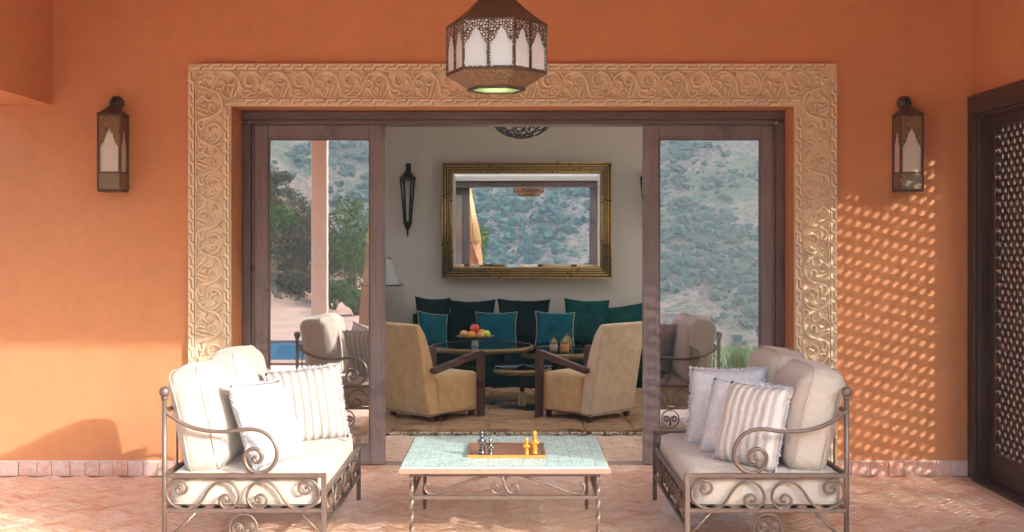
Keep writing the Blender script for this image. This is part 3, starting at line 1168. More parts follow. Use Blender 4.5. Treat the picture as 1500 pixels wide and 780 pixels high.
def build_sofa(sgn, xback, ynear, label):
    """sgn +1: seat faces +x.  x = depth from the back, y = along the sofa, z up"""
    LEN, DEP = 1.335, .80
    root = thing('iron_sofa', label, 'sofa', (xback, ynear, 0), 0, 'wrought iron terrace sofas')
    I = M['iron']
    def V(x, y, z): return (sgn * x, y, z)
    ZR, ZL, ZB = .428, .252, .83
    # posts
    for y in (0.0, LEN):
        m = MB()
        m.tube([V(0, y, 0), V(0, y, ZB)], .0135, 10)
        m.lathe([(.020, 0), (.020, .006), (.012, .012)], 10, V(0, y, 0))
        p = m.build('back_post', I, root)
        q = MB(); q.sphere(V(0, y, ZB + .018), .0275, 16, 12); q.lathe([(.017, ZB - .018), (.019, ZB - .012), (.017, ZB - .006)], 12, V(0, y, 0)); q.build('ball', I, p)
        m = MB()
        m.box(-.0125, .0125, -.0125, .0125, 0, ZR + .0125, .003, Matrix.Translation(V(DEP, y, 0)))
        m.box(-.020, .020, -.020, .020, 0, .008, .002, Matrix.Translation(V(DEP, y, 0)))
        m.build('front_post', I, root)
        # end frame rails
        m = MB()
        m.box(min(0, sgn * DEP), max(0, sgn * DEP), y - .0115, y + .0115, ZR - .0115, ZR + .0115, .003)
        m.box(min(0, sgn * DEP), max(0, sgn * DEP), y - .0105, y + .0105, ZL - .0105, ZL + .0105, .003)
        m.build('end_rail', I, root)
        # end scrolls
        S1 = [(126, 606), (118, 598), (108, 607), (112, 620), (128, 627), (146, 618), (152, 600), (140, 580), (108, 571), (82, 588), (69, 620), (76, 652), (102, 677), (140, 689), (180, 684), (210, 656), (236, 616), (266, 586), (300, 574), (335, 585), (358, 612), (365, 645), (350, 675), (322, 688), (295, 678), (284, 655), (294, 636), (315, 631), (328, 645), (322, 659), (310, 656)]
        mid = (66 + 695) / 2.0
        for mir in (0, 1):
            pts = conv([((2 * mid - x) if mir else x, z) for x, z in S1], 60, 552)
            m = MB(); m.tube([V(a, y, ZR + b) for a, b in catmull2(pts, 4)], .0075, 7)
            m.build('scroll', I, root)
        A = [(62, 288), (108, 325), (170, 355), (240, 370), (320, 373), (380, 365), (430, 365), (472, 380), (503, 410), (518, 452), (512, 496), (485, 528), (446, 541), (410, 530), (391, 505), (386, 475), (400, 451), (425, 443), (448, 452), (458, 472), (450, 492), (435, 498), (424, 488), (428, 478), (437, 480)]
        pts = conv(A, 60, 552)
        m = MB(); m.tube([V(a, y, ZR + b) for a, b in catmull2(pts, 4)], .0105, 8)
        m.build('armrest', I, root)
        # ring with twin scrolls under the end rail
        m = MB()
        c = (.395, .165); rr = .070
        m.tube([V(c[0] + rr * math.cos(a), y, c[1] + rr * math.sin(a)) for a in [2 * math.pi * k / 28 for k in range(28)]], .006, 6, True)
        for s2 in (-1, 1):
            sp = []
            for k in range(26):
                a = k / 25 * 2.3 * 2 * math.pi
                r_ = .0285 * (1 - .8 * k / 25)
                sp.append(V(c[0] + s2 * (.0315 - r_ * math.cos(a)), y, c[1] - .002 + r_ * math.sin(a)))
            sp = [V(c[0] + s2 * .004, y, c[1] - .058)] + sp
            m.tube(sp, .0048, 6)
        m.build('ring_ornament', I, root)
        for (p, q) in ((V(.01, y, .10), V(.16, y, ZL - .008)), (V(DEP - .01, y, .13), V(DEP - .12, y, ZL - .008))):
            m = MB(); m.tube([p, q], .008, 6); m.build('brace', I, root)
    # long rails front and back, lattice apron
    for x, nm in ((DEP, 'front_rail'), (0.0, 'back_rail')):
        m = MB()
        xx = sgn * x
        for z, h in ((.335 if x else ZR, .0115), (.165 if x else ZL, .0105)):
            m.box(xx - .011, xx + .011, .012, LEN - .012, z - h, z + h, .003)
        if not x:
            m.box(xx - .010, xx + .010, .012, LEN - .012, .74, .76, .003)
        m.build(nm, I, root)
    for i in range(4):
        y0 = .02 + i * (LEN - .04) / 4; w = (LEN - .04) / 4
        m = MB()
        xx = sgn * DEP
        z0, z1 = .176, .324
        m.tube([(xx, y0, z0), (xx, y0 + w * .22, z1)], .0065, 6)
        m.tube([(xx, y0 + w, z0), (xx, y0 + w * .78, z1)], .0065, 6)
        for s2 in (-1, 1):
            sp = []
            for k in range(24):
                a = k / 23 * 2.0 * 2 * math.pi
                r_ = .045 * (1 - .78 * k / 23)
                sp.append((xx, y0 + w / 2 + s2 * (.048 - r_ * math.cos(a)), .245 + r_ * math.sin(a)))
            m.tube(sp, .006, 6)
        m.build('apron_scroll', I, root)
    # back bars
    m = MB()
    for i in range(1, 6):
        m.tube([(0, LEN * i / 6, ZL), (0, LEN * i / 6, .75)], .006, 6)
    m.build('back_bars', I, root)
    # seat deck
    m = MB()
    for i in range(9):
        x = .06 + i * .085
        m.box(min(sgn * x, sgn * (x + .03)), max(sgn * x, sgn * (x + .03)), .012, LEN - .012, ZL - .006, ZL + .002)
    m.build('seat_deck', M['dark_iron'], root)
    # cushions
    C = M['cream']
    m = MB()
    vs, fs = rbox(DEP - .035, LEN - .060, .185, .045, (.012, .004, .022), 12, 2, .005)
    m.add([Vector(V(v.x + DEP / 2 - .006, v.y + LEN / 2, v.z + ZL + .095)) for v in vs], [f if sgn > 0 else f[::-1] for f in fs], True)
    sc = m.build('seat_cushion', C, root)
    m = MB()
    def loop(z, ex):
        pts = []
        a, b = (DEP - .035) / 2 + ex, (LEN - .045) / 2 + ex
        for cx, cy, a0 in ((a, b, 0), (-a, b, 90), (-a, -b, 180), (a, -b, 270)):
            for k in range(4):
                an = R(a0 + 30 * k)
                pts.append(V(math.copysign(abs(cx) - .04, cx) + .04 * math.cos(an) + DEP / 2 - .006, math.copysign(abs(cy) - .04, cy) + .04 * math.sin(an) + LEN / 2, z))
        return pts
    m.tube(loop(ZL + .165, -.010), .0035, 5, True); m.tube(loop(ZL + .028, -.010), .0035, 5, True)
    m.build('piping', C, sc)
    for i in range(2):
        m = MB()
        w = LEN / 2 - .056
        vs, fs = rbox(.222, w, .515, .070, (.028, .008, .024), 14, 7 + i + (3 if sgn < 0 else 0), .009)
        tilt = R(-10 + 4 * i)
        Rm = Matrix.Rotation(tilt, 4, 'Y')
        base = Vector((.185, LEN * .5 + (i - .5) * (w + .026) + .012, ZL + .182 + .018 * i))
        out = []
        for v in vs:
            q = Rm @ (v + Vector((0, 0, .25)))
            # slump: the top rolls back a little, wider low down
            f_ = max(0, v.z / .25)
            q.x -= .030 * f_ * f_
            q += base
            out.append(Vector(V(q.x, q.y, q.z)))
        m.add(out, [f if sgn > 0 else f[::-1] for f in fs], True)
        bc = m.build('back_cushion', C, root)
        m = MB()
        for ex in (-.070, .070):
            pts = []
            for k in range(40):
                a = 2 * math.pi * k / 40
                ca, sa = math.cos(a), math.sin(a)
                e = .30
                yy = math.copysign(abs(ca) ** e, ca) * (w / 2 + .004)
                zz = math.copysign(abs(sa) ** e, sa) * .270
                q = Rm @ Vector((ex, yy, zz + .25))
                f_ = max(0, zz / .25); q.x -= .030 * f_ * f_
                q += base
                pts.append(V(q.x, q.y, q.z))
            m.tube(pts, .0034, 5, True)
        m.build('piping', C, bc)
    return root


def catmull2(pts, n):
    return [(p.x, p.y) for p in catmull([(a, b, 0) for a, b in pts], n)]


build_sofa(1, -1.745, 5.88, 'wrought iron sofa with cream cushions on the left of the coffee table')
build_sofa(-1, 1.680, 5.88, 'wrought iron sofa with cream cushions on the right of the coffee table')

# scatter pillows on the terrace sofas (heading turns the pillow's face)
SEAT = .452
make_pillow('scatter_pillow', 'white textured square pillow against the near cushion of the left sofa', (-1.215, 6.13, SEAT - .02), (R(-22), R(3), R(68)), .46, .46, .17, M['white_fab'], M['white_fab'], None, 3, .06, True)
make_pillow('scatter_pillow', 'fluffy cable striped knit pillow at the far end of the left sofa', (-1.16, 6.78, SEAT - .015), (R(-14), R(-4), R(24)), .45, .44, .15, M['knit'], M['white_fab'], None, 5, .05, True)
make_pillow('scatter_pillow', 'knit striped pillow, nearest of three on the right sofa', (1.20, 6.07, SEAT - .02), (R(-17), R(2), R(-48)), .39, .44, .16, M['knit_brightened'], M['white_brightened'], None, 8, .05, True)
make_pillow('scatter_pillow', 'white pillow in the middle of three on the right sofa', (1.19, 6.28, SEAT - .02), (R(-18), R(2), R(-42)), .45, .43, .15, M['white_brightened'], M['white_brightened'], None, 11, .06, True)
make_pillow('scatter_pillow', 'pale grey damask pillow, farthest of three on the right sofa', (1.19, 6.62, SEAT - .02), (R(-15), R(-3), R(-34)), .46, .46, .15, M['silver_fab'], M['white_brightened'], None, 14, .06, True)


# ------------------------------------------------------------------ coffee table
def build_table():
    cx, y0, y1 = -.038, 6.0, 7.0
    hw = .545
    root = thing('coffee_table', 'low iron coffee table with turquoise glazed tile top', 'table', (cx, (y0 + y1) / 2, 0))
    ZT = .444
    m = MB(); m.box(cx - hw, cx + hw, y0, y1, ZT - .034, ZT - .006, .003)
    top = m.build('tabletop', M['zedge'], root, W=True)
    m = MB(); m.box(cx - hw + .008, cx + hw - .008, y0 + .008, y1 - .008, ZT - .0058, ZT - .0035); m.build('grout_bed', M['zgrout'], top, W=True)
    nx, ny = 17, 16
    rnd = random.Random(8)
    ax, ay = (2 * hw - .02) / nx, (y1 - y0 - .02) / ny
    mes = []
    for k in range(4):
        mm = MB(); a, b = ax / 2 - .0008, ay / 2 - .0008
        j = lambda: rnd.uniform(-.0012, .0008)
        base = [(-a - j(), -b - j()), (a + j(), -b - j()), (a + j(), b + j()), (-a - j(), b + j())]
        mm.add([(x, y, -.002) for x, y in base] + [(x, y, .0014) for x, y in base] + [(x * .95, y * .95, .0022 + j() * .4) for x, y in base],
               [(0, 1, 5, 4), (1, 2, 6, 5), (2, 3, 7, 6), (3, 0, 4, 7), (4, 5, 9, 8), (5, 6, 10, 9), (6, 7, 11, 10), (7, 4, 8, 11), (8, 9, 10, 11)])
        q = mm.mesh('tile'); q.materials.append(M['zellige']); mes.append(q)
    o0 = root.location
    for i in range(nx):
        for j in range(ny):
            link_mesh('tile', mes[rnd.randrange(4)], top, (cx - hw + .01 + (i + .5) * ax - o0.x, y0 + .01 + (j + .5) * ay - o0.y, ZT - .0022 + rnd.uniform(-.0006, .0006)), (rnd.gauss(0, .005), rnd.gauss(0, .005), rnd.choice((0, math.pi))))
    I = M['iron']
    lx = .4816
    for sx in (-1, 1):
        for yy in (y0 + .045, y1 - .035):
            m = MB()
            n = 26
            m.tube([(cx + sx * lx, yy, ZT - .036 - (ZT - .036 - .006) * k / n) for k in range(n + 1)], .0115, 4, twist=.34)
            m.box(cx + sx * lx - .018, cx + sx * lx + .018, yy - .018, yy + .018, 0, .008, .002)
            m.build('leg', I, root, W=True)
    def fr(zx, zy):
        px, py = 570 + zx / 4.412, 610 + zy / 4.412
        k = 6.04 / F
        return ((px - 742.8) * k, EYE - (py - 355) * k)
    S = [(272, 446), (262, 438), (250, 448), (247, 474), (262, 497), (300, 502), (360, 487), (450, 452), (560, 412), (670, 381), (718, 378), (748, 400), (760, 440), (746, 480), (716, 500), (686, 490), (675, 466), (690, 446), (710, 447), (716, 462)]
    for yy in (y0 + .045, y1 - .035):
        m = MB()
        m.box(cx - lx, cx + lx, yy - .010, yy + .010, ZT - .052, ZT - .0345, .002)
        m.box(cx - lx, cx + lx, yy - .009, yy + .009, .272, .292, .002)
        m.build('rail', I, root, W=True)
        for s2 in (1, -1):
            m = MB()
            pts = catmull2([fr(a, b) for a, b in S], 4)
            m.tube([(cx + s2 * (p[0] ), yy, p[1]) for p in pts], .0072, 7)
            m.build('scroll', I, root, W=True)
    for sx in (-1, 1):
        m = MB()
        x = cx + sx * lx
        m.box(x - .010, x + .010, y0 + .045, y1 - .035, ZT - .052, ZT - .0345, .002)
        m.box(x - .009, x + .009, y0 + .045, y1 - .035, .272, .292, .002)
        m.build('rail', I, root, W=True)
        for s2 in (1, -1):
            m = MB()
            pts = catmull2([fr(a, b) for a, b in S], 4)
            ym = (y0 + y1) / 2 + .005
            m.tube([(x, ym + s2 * p[0] * .95, p[1]) for p in pts], .0072, 6)
            m.build('scroll', I, root, W=True)


build_table()
TT = .4445


def build_tray():
    t = thing('games_tray', 'shallow red wooden tray with amber edge on the coffee table', 'tray', (-.030, 6.46, TT))
    w, d, h = .42 / 2, .20, .015
    m = MB(); m.box(-w + .008, w - .008, -d + .008, d - .008, .0, .010, .002); m.build('base', M['tray'], t)
    for (a, b, c, e) in ((-w, w, -d, -d + .012), (-w, w, d - .012, d), (-w, -w + .012, -d + .0125, d - .0125), (w - .012, w, -d + .0125, d - .0125)):
        m = MB(); m.box(a, b, c, e, 0, h, .002); m.build('rim', M['tray_edge'] if c == -d and a == -w else M['tray'], t)


build_tray()


def figurine(label, x, y, h, mat, king, seed):
    t = thing('carved_figurine', label, 'figurine', (x, y, TT + .0102))
    k = h / .13
    rnd = random.Random(seed)
    prof = [(.0165, 0), (.0175, .004), (.017, .010), (.0135, .014), (.0150, .018), (.0155, .034), (.0125, .044), (.0118, .050), (.0150, .056), (.0160, .066), (.0138, .080), (.0080, .086)]
    m = MB(); m.lathe([(r * k ** .6, z * k) for r, z in prof], 14)
    # folded arms and carved drapery bands
    for s in (-1, 1):
        m.tube([(s * .0145 * k ** .6, 0, .076 * k), (s * .019 * k ** .6, -.004, .062 * k), (s * .006, -.0165 * k ** .6, .058 * k)], [.0052, .0058, .0042], 7)
    for z in (.022, .030, .040):
        m.lathe([(.0150 * k ** .6, (z - .0018) * k), (.0168 * k ** .6, z * k), (.0150 * k ** .6, (z + .0018) * k)], 12)
    b = m.build('body', mat, t)
    m = MB(); m.sphere((0, 0, .096 * k), .0115 * k ** .5, 12, 9, (1, 1, 1.15)); m.sphere((0, -.0115 * k ** .5, .095 * k), .003, 6, 5)
    m.build('head', mat, t)
    m = MB()
    if king:
        m.lathe([(.0115 * k ** .5, .103 * k), (.0135 * k ** .5, .108 * k), (.0120 * k ** .5, .118 * k), (.0085, .124 * k), (.004, .128 * k), (.0001, .130 * k)], 10)
    else:
        m.lathe([(.0110 * k ** .5, .104 * k), (.0145 * k ** .5, .107 * k), (.0095, .114 * k), (.0095, .122 * k), (.005, .130 * k), (.0001, .130 * k)], 10)
    m.build('hat', mat, t)
    return t


figurine('tall grey carved stone figurine on the left of the tray', -.163, 6.33, .130, M['pewter'], True, 1)
figurine('short grey carved stone figurine beside the tall grey one', -.116, 6.31, .090, M['pewter'], False, 2)
figurine('short amber carved figurine on the right of the tray', .078, 6.31, .092, M['amber'], False, 3)
figurine('tall amber carved figurine on the right of the tray', .122, 6.33, .128, M['amber'], True, 4)


# ------------------------------------------------------------------ lanterns
def arch_poly(w, h, n=7):
    """keyhole arch outline (open at nothing): points from bottom left, clockwise to bottom right, lobed pointed top"""
    half = [(1.0, 0), (1.0, .56), (.90, .615), (.80, .615), (.74, .66), (.60, .68), (.56, .75), (.44, .79), (.38, .87), (.22, .90), (.0, 1.0)]
    pts = [(-x * w / 2, y * h) for x, y in half] + [(x * w / 2, y * h) for x, y in half[::-1][1:]]
    return pts


def plate_with_arch(m, x0, x1, z0, z1, arch, az0, y, thick):
    """flat sheet x0..x1, z0..z1 with an arch shaped opening: strips left/right/below plus spandrel fan"""
    pts = [(px, pz + az0) for px, pz in arch]
    n = len(pts)
    top = max(range(n), key=lambda i: pts[i][1])
    def quad(a, b, c, d):
        vs = [(a[0], y, a[1]), (b[0], y, b[1]), (c[0], y, c[1]), (d[0], y, d[1]), (a[0], y + thick, a[1]), (b[0], y + thick, b[1]), (c[0], y + thick, c[1]), (d[0], y + thick, d[1])]
        m.add(vs, [(0, 1, 2, 3), (7, 6, 5, 4), (0, 4, 5, 1), (1, 5, 6, 2), (2, 6, 7, 3), (3, 7, 4, 0)])
    for i in range(top):
        quad((x0, pts[i][1]), pts[i], pts[i + 1], (x0, pts[i + 1][1])) if pts[i + 1][1] - pts[i][1] > 1e-6 else None
    for i in range(top, n - 1):
        if pts[i][1] - pts[i + 1][1] > 1e-6:
            quad(pts[i], (x1, pts[i][1]), (x1, pts[i + 1][1]), pts[i + 1])
    quad((x0, z0), (x1, z0), (x1, pts[0][1]), (x0, pts[0][1]))
    quad((x0, pts[top][1]), (x1, pts[top][1]), (x1, z1), (x0, z1))


def wall_lantern(x, label, side):
    """square pierced metal lantern hung from a scroll bracket on the terrace wall"""
    w, hgt = .150, .518
    yc = WY - .157
    zb = EYE + (355 - 281) * yc / F
    t = thing('wall_lantern', label, 'lantern', (x, WY, zb), 0, 'pierced metal wall lanterns')
    y0 = -.082
    m = MB()
    # corner rods
    for sx in (-1, 1):
        for sy in (-1, 1):
            m.box(sx * w / 2 - .006, sx * w / 2 + .006, y0 + sy * w / 2 - .006, y0 + sy * w / 2 + .006, .012, hgt - .002)
    m.build('corner_rods', M['bronze'], t)
    for f in range(4):
        Rm = Matrix.Translation((0, y0, 0)) @ Matrix.Rotation(f * math.pi / 2, 4, 'Z') @ Matrix.Translation((0, -w / 2, 0))
        a = arch_poly(w - .030, .292)
        m = MB(); plate_with_arch(m, -w / 2 + .007, w / 2 - .007, .126, hgt - .012, a, .134, -.002, .003)
        m.v = [Rm @ p for p in m.v]; m.build('arch_screen', M['pierced'], t)
        m = MB(); m.box(-w / 2 + .007, w / 2 - .007, -.0022, .001, .016, .122); m.v = [Rm @ p for p in m.v]; m.build('lower_screen', M['pierced_mid'], t)
        for (za, zc) in ((.122, .130), (.010, .018), (hgt - .012, hgt - .003)):
            m = MB(); m.box(-w / 2 + .007, w / 2 - .007, -.005, .002, za, zc); m.v = [Rm @ p for p in m.v]; m.build('band', M['bronze'], t)
        m = MB(); m.box(-w / 2 + .008, w / 2 - .008, .006, .009, .128, hgt - .014); m.v = [Rm @ p for p in m.v]; m.build('pane', M['opal'], t)
    m = MB()
    e = w / 2 + .009
    m.box(-e, e, y0 - e, y0 + e, hgt - .002, hgt + .004)
    for (r0, z0_, r1, z1_) in ((e, hgt + .004, .046, hgt + .036), (.046, hgt + .036, .010, hgt + .072)):
        vs = [(sx * r0, y0 + sy * r0, z0_) for sx, sy in ((-1, -1), (1, -1), (1, 1), (-1, 1))] + [(sx * r1, y0 + sy * r1, z1_) for sx, sy in ((-1, -1), (1, -1), (1, 1), (-1, 1))]
        m.add(vs, [(0, 1, 5, 4), (1, 2, 6, 5), (2, 3, 7, 6), (3, 0, 4, 7), (4, 5, 6, 7)])
    m.build('roof', M['bronze'], t)
    m = MB(); e = w / 2 + .004; m.box(-e, e, y0 - e, y0 + e, 0, .0105, .003); m.build('base', M['bronze'], t)
    # wall rose, hook and ring
    m = MB()
    rz = hgt + .080
    rose = Matrix.Translation((0, -.002, rz + .012)) @ Matrix.Rotation(math.pi / 2, 4, 'X')
    m.lathe([(.050, 0), (.050, .006), (.043, .012), (.038, .008), (.034, .020), (.022, .026), (.014, .040), (.0001, .046)], 22, M=rose)
    m.build('wall_rose', M['bronze'], t)
    m = MB()
    m.tube(catmull([(0, -.03, rz + .014), (0, -.055, rz + .040), (0, -.080, rz + .044), (0, -.092, rz + .028), (0, y0 - .002, rz + .018)], 5), .007, 8)
    m.build('hook', M['dark_iron'], t)
    m = MB()
    m.tube([(0.015 * math.cos(a), y0, rz + .006 + .015 * math.sin(a)) for a in [2 * math.pi * k / 16 for k in range(16)]], .0045, 6, True)
    m.build('hanging_ring', M['dark_iron'], t)
    return t


yl = WY - .157
M['opal'] = M['opal_cream']
wall_lantern((161 - 751) * yl / F, 'pierced bronze wall lantern on the plain wall left of the doors', 1)
wall_lantern((1336.5 - 751) * yl / F, 'pierced bronze wall lantern on the light dappled wall right of the doors', -1)


M['opal'] = M['opal_white']


def pendant():
    Y = 6.1
    X = -.082
    k = Y / F
    zg0 = EYE + (355 - 110) * k; zg1 = EYE + (355 - 38) * k
    t = thing('pendant_lantern', 'hexagonal bronze and opal glass lantern hanging over the coffee table', 'lantern', (X, Y, zg0 - .085), R(-9))
    R_ = .262; H = zg1 - zg0
    B = .085                     # height of body bottom over the root
    ap = R_ * math.cos(math.pi / 6)
    for f in range(6):
        Rm = Matrix.Rotation(f * math.pi / 3, 4, 'Z') @ Matrix.Translation((0, -ap, B))
        for hx in (-1, 1):
            c = hx * R_ / 4
            a = [(px + c, pz) for px, pz in arch_poly(R_ / 2 - .020, H * .78)]
            m = MB(); plate_with_arch(m, c - R_ / 4 + .004, c + R_ / 4 - .004, .008, H - .006, a, .016, -.002, .003)
            m.v = [Rm @ p for p in m.v]; m.build('arch_screen', M['pierced_light'], t)
        m = MB(); m.box(-R_ / 2 + .004, R_ / 2 - .004, .005, .008, .006, H - .006); m.v = [Rm @ p for p in m.v]; m.build('pane', M['opal'], t)
        m = MB()
        m.box(-R_ / 2 + .002, R_ / 2 - .002, -.005, .003, -.002, .010); m.box(-R_ / 2 + .002, R_ / 2 - .002, -.005, .003, H - .008, H)
        m.box(-.004, .004, -.005, .002, .010, H - .008)
        m.box(-R_ / 2 - .004, -R_ / 2 + .005, -.004, .005, -.002, H)
        m.v = [Rm @ p for p in m.v]; m.build('glazing_bars', M['bronze'], t)
        # sloping skirt below
        r1 = .150
        a0 = f * math.pi / 3 - math.pi / 2 - math.pi / 6; a1 = a0 + math.pi / 3
        def ring(r, z, a): return (r * math.cos(a), r * math.sin(a), z)
        m = MB()
        vs = [ring(R_ + .004, B - .003, a0), ring(R_ + .004, B - .003, a1), ring(r1, .012, a1), ring(r1, .012, a0)]
        vs += [(p[0] * .985, p[1] * .985, p[2] + .003) for p in vs]
        m.add(vs, [(3, 2, 1, 0), (4, 5, 6, 7), (0, 1, 5, 4), (1, 2, 6, 5), (2, 3, 7, 6), (3, 0, 4, 7)])
        m.build('skirt', M['pierced'], t)
        # roof facets: flared eave then steep cap
        m = MB()
        prof = [(R_ + .006, B + H), (R_ * .80, B + H + .040), (R_ * .58, B + H + .085), (R_ * .36, B + H + .140), (R_ * .20, B + H + .205), (.030, B + H + .27)]
        vs = []
        for r, z in prof: vs += [ring(r, z, a0), ring(r, z, a1)]
        m.add(vs, [(2 * i, 2 * i + 1, 2 * i + 3, 2 * i + 2) for i in range(len(prof) - 1)])
        m.build('roof_facet', M['bronze'], t)
    m = MB()
    m.lathe([(.152, .014), (.156, .002), (.140, 0), (.136, .010), (.152, .014)], 6, phase=0, smooth=False, caps=False)
    m.build('bottom_ring', M['bronze'], t)
    m = MB(); m.add([(.138 * math.cos(q * math.pi / 3), .138 * math.sin(q * math.pi / 3), .006) for q in range(6)], [(5, 4, 3, 2, 1, 0)]); m.build('bottom_glass', M['green_glass'], t)
    m = MB()
    z = B + H + .27
    while z < 3.88 - (zg0 - B):
        zz = z
        m.tube([(.010 * math.cos(a), 0, zz + .018 + .020 * math.sin(a)) for a in [2 * math.pi * q / 10 for q in range(10)]], .003, 5, True)
        zz = z + .030
        m.tube([(0, .010 * math.cos(a), zz + .018 + .020 * math.sin(a)) for a in [2 * math.pi * q / 10 for q in range(10)]], .003, 5, True)
        z += .060
    m.build('chain', M['dark_iron'], t)
    bl = bpy.data.lights.new('bulb', 'POINT')           # the lit bulb behind the green bottom glass
    bl.energy = .07; bl.shadow_soft_size = .02; bl.color = (1, .95, .85)
    bo = bpy.data.objects.new('bulb', bl); COL.objects.link(bo); bo.parent = t; bo.location = (0, 0, .075)


pendant()


# ================================================================== the room
def build_rug():
    rnd = random.Random(12)
    t = thing('shaggy_rug', 'brown tufted patchwork rug with pale fringe inside the doorway', 'rug', (0, 11, 0))
    x0, x1, y0, y1 = -2.2, 2.2, 9.68, 12.6
    nx, ny = 11, 7
    m = MB(); m.box(x0, x1, y0, y1, .0135, .0165); m.build('backing', M['rug'], t, W=True)
    for i in range(nx):
        for j in range(ny):
            a, b = x0 + (x1 - x0) * i / nx, y0 + (y1 - y0) * j / ny
            w, d = (x1 - x0) / nx, (y1 - y0) / ny
            vs, fs = rbox(w * 1.01, d * 1.01, .045 + rnd.uniform(-.006, .012), .018, (0, 0, .006), 6, rnd.randrange(99), .012)
            mm = MB(); mm.add([v + Vector((a + w / 2, b + d / 2, .034)) for v in vs], fs, True)
            mm.build('tuft_square', M['rug'], t, W=True)
    m = MB()
    for i in range(420):
        x = rnd.uniform(x0, x1)
        l = rnd.uniform(.05, .10)
        p = Vector((x, y0 + .01, .018))
        q = p + Vector((rnd.gauss(0, .02), -l, 0))
        q.z = .016 + rnd.random() * .008
        m.tube([p, (p + q) / 2 + Vector((rnd.gauss(0, .006), 0, .010)), q], [.006, .008, .005], 5)
    o = m.build('fringe', M['piping'], t, W=True); o['kind'] = 'stuff'


build_rug()


def armchair(sgn, cx, cy, rz, label, mat_back, mat_side):
    """local: +y forward, x right, z up"""
    t = thing('velvet_armchair', label, 'armchair', (cx, cy, .05), rz, 'velvet armchairs')
    w, d = .60, .56
    z0 = .060
    # back: wedge panel, rounded top front edge
    def prof():
        pts = [(-d / 2, z0), (-d / 2 - .092, .56), (-d / 2 - .148, .832), (-d / 2 - .143, .848), (-d / 2 - .124, .855), (-d / 2 - .096, .838), (-d / 2 - .042, .76), (-d / 2 + .010, .62), (-d / 2 + .056, .45), (-d / 2 + .085, .30), (-d / 2 + .115, z0)]
        return pts
    m = MB()
    pts = prof()
    n = len(pts)
    xs = [-w / 2, -w / 2 + .012, w / 2 - .012, w / 2]
    vs = []
    for i, x in enumerate(xs):
        pp = inset_poly(pts, .010) if i in (0, 3) else pts
        vs += [(x, a, b) for a, b in pp]
    fs = [tuple(range(n)), tuple(range(3 * n, 4 * n))[::-1]]
    for i in range(3):
        for k in range(n):
            fs.append((i * n + k, (i + 1) * n + k, (i + 1) * n + (k + 1) % n, i * n + (k + 1) % n))
    m.add(vs, fs, False)
    m.build('backrest', mat_back, t, fix=True)
    vs, fs = rbox(w - .006, d - .095, .345, .03, (.004, .004, .018), 10, 4, .004)
    m = MB(); m.add([v + Vector((0, .0525, z0 + .1725)) for v in vs], fs, True)
    m.build('seat', mat_side, t)
    for s in (-1, 1):
        # bent wooden arm and front leg
        x = s * (w / 2 + .032)
        m = MB()
        a0, a1, b1 = (-d / 2 + .02, .455), (d / 2 - .045, .565), (d / 2 + .025, .565)
        h = .026
        poly = [(a0[0], a0[1] - h), (a1[0], a1[1] - h), (b1[0] - .058, b1[1] - h - .02), (b1[0] - .052, -.05 + .012), (b1[0], -.05 + .012), (b1[0], b1[1] + h * .6), (b1[0] - .03, b1[1] + h + .008), (a1[0] + .01, a1[1] + h + .006), (a0[0], a0[1] + h)]
        m.prism(poly, x - .026, x + .026, 'x')
        Mx = Matrix.Translation((x, a0[0], a0[1])) @ Matrix.Rotation(math.pi / 2, 4, 'Y')
        m.lathe([(h - .0005, -.0255), (h - .0005, .0255)], 14, M=Mx)
        m.build('arm', M['arm'], t, fix=True)
    for (sx, sy) in ((-1, -1), (1, -1), (-1, 1), (1, 1)):
        m = MB()
        x, y = sx * (w / 2 - .045), sy * (d / 2 - .045)
        m.lathe([(.020, -.05 + .014), (.030, z0)], 4, (x, y, 0), smooth=False, phase=math.pi / 4)
        m.build('foot', M['arm'], t)
    m = MB()
    nb = 22
    for k in range(nb):
        m.sphere((-w / 2 + .012 + (w - .024) * k / (nb - 1), -d / 2 - .0015, z0 + .014), .0080, 6, 4, (1, .6, 1))
        for s in (-1, 1):
            m.sphere((s * (w / 2 + .0005), -d / 2 + .012 + (d - .03) * k / (nb - 1), z0 + .014), .0080, 6, 4, (.6, 1, 1))
    o = m.build('nailheads', M['dark_iron'], t); o['kind'] = 'stuff'


ang = math.atan2(.72, .69)
f_ = Vector((.72, .69)); r_ = Vector((.69, -.72))
c = Vector((-.700, 9.96)) - r_ * .30 + f_ * .28
armchair(1, c.x, c.y, -ang, 'honey velvet armchair seen from behind inside the doorway, left of the low table', M['gold_velvet'], M['gold_velvet'])
f2 = Vector((-.72, .69)); r2 = Vector((.69, .72))
c = Vector((.665, 9.98)) + r2 * .30 + f2 * .28
armchair(-1, c.x, c.y, ang, 'sand velvet armchair seen from behind inside the doorway, right of the low table', M['sand_velvet'], M['gold_velvet'])


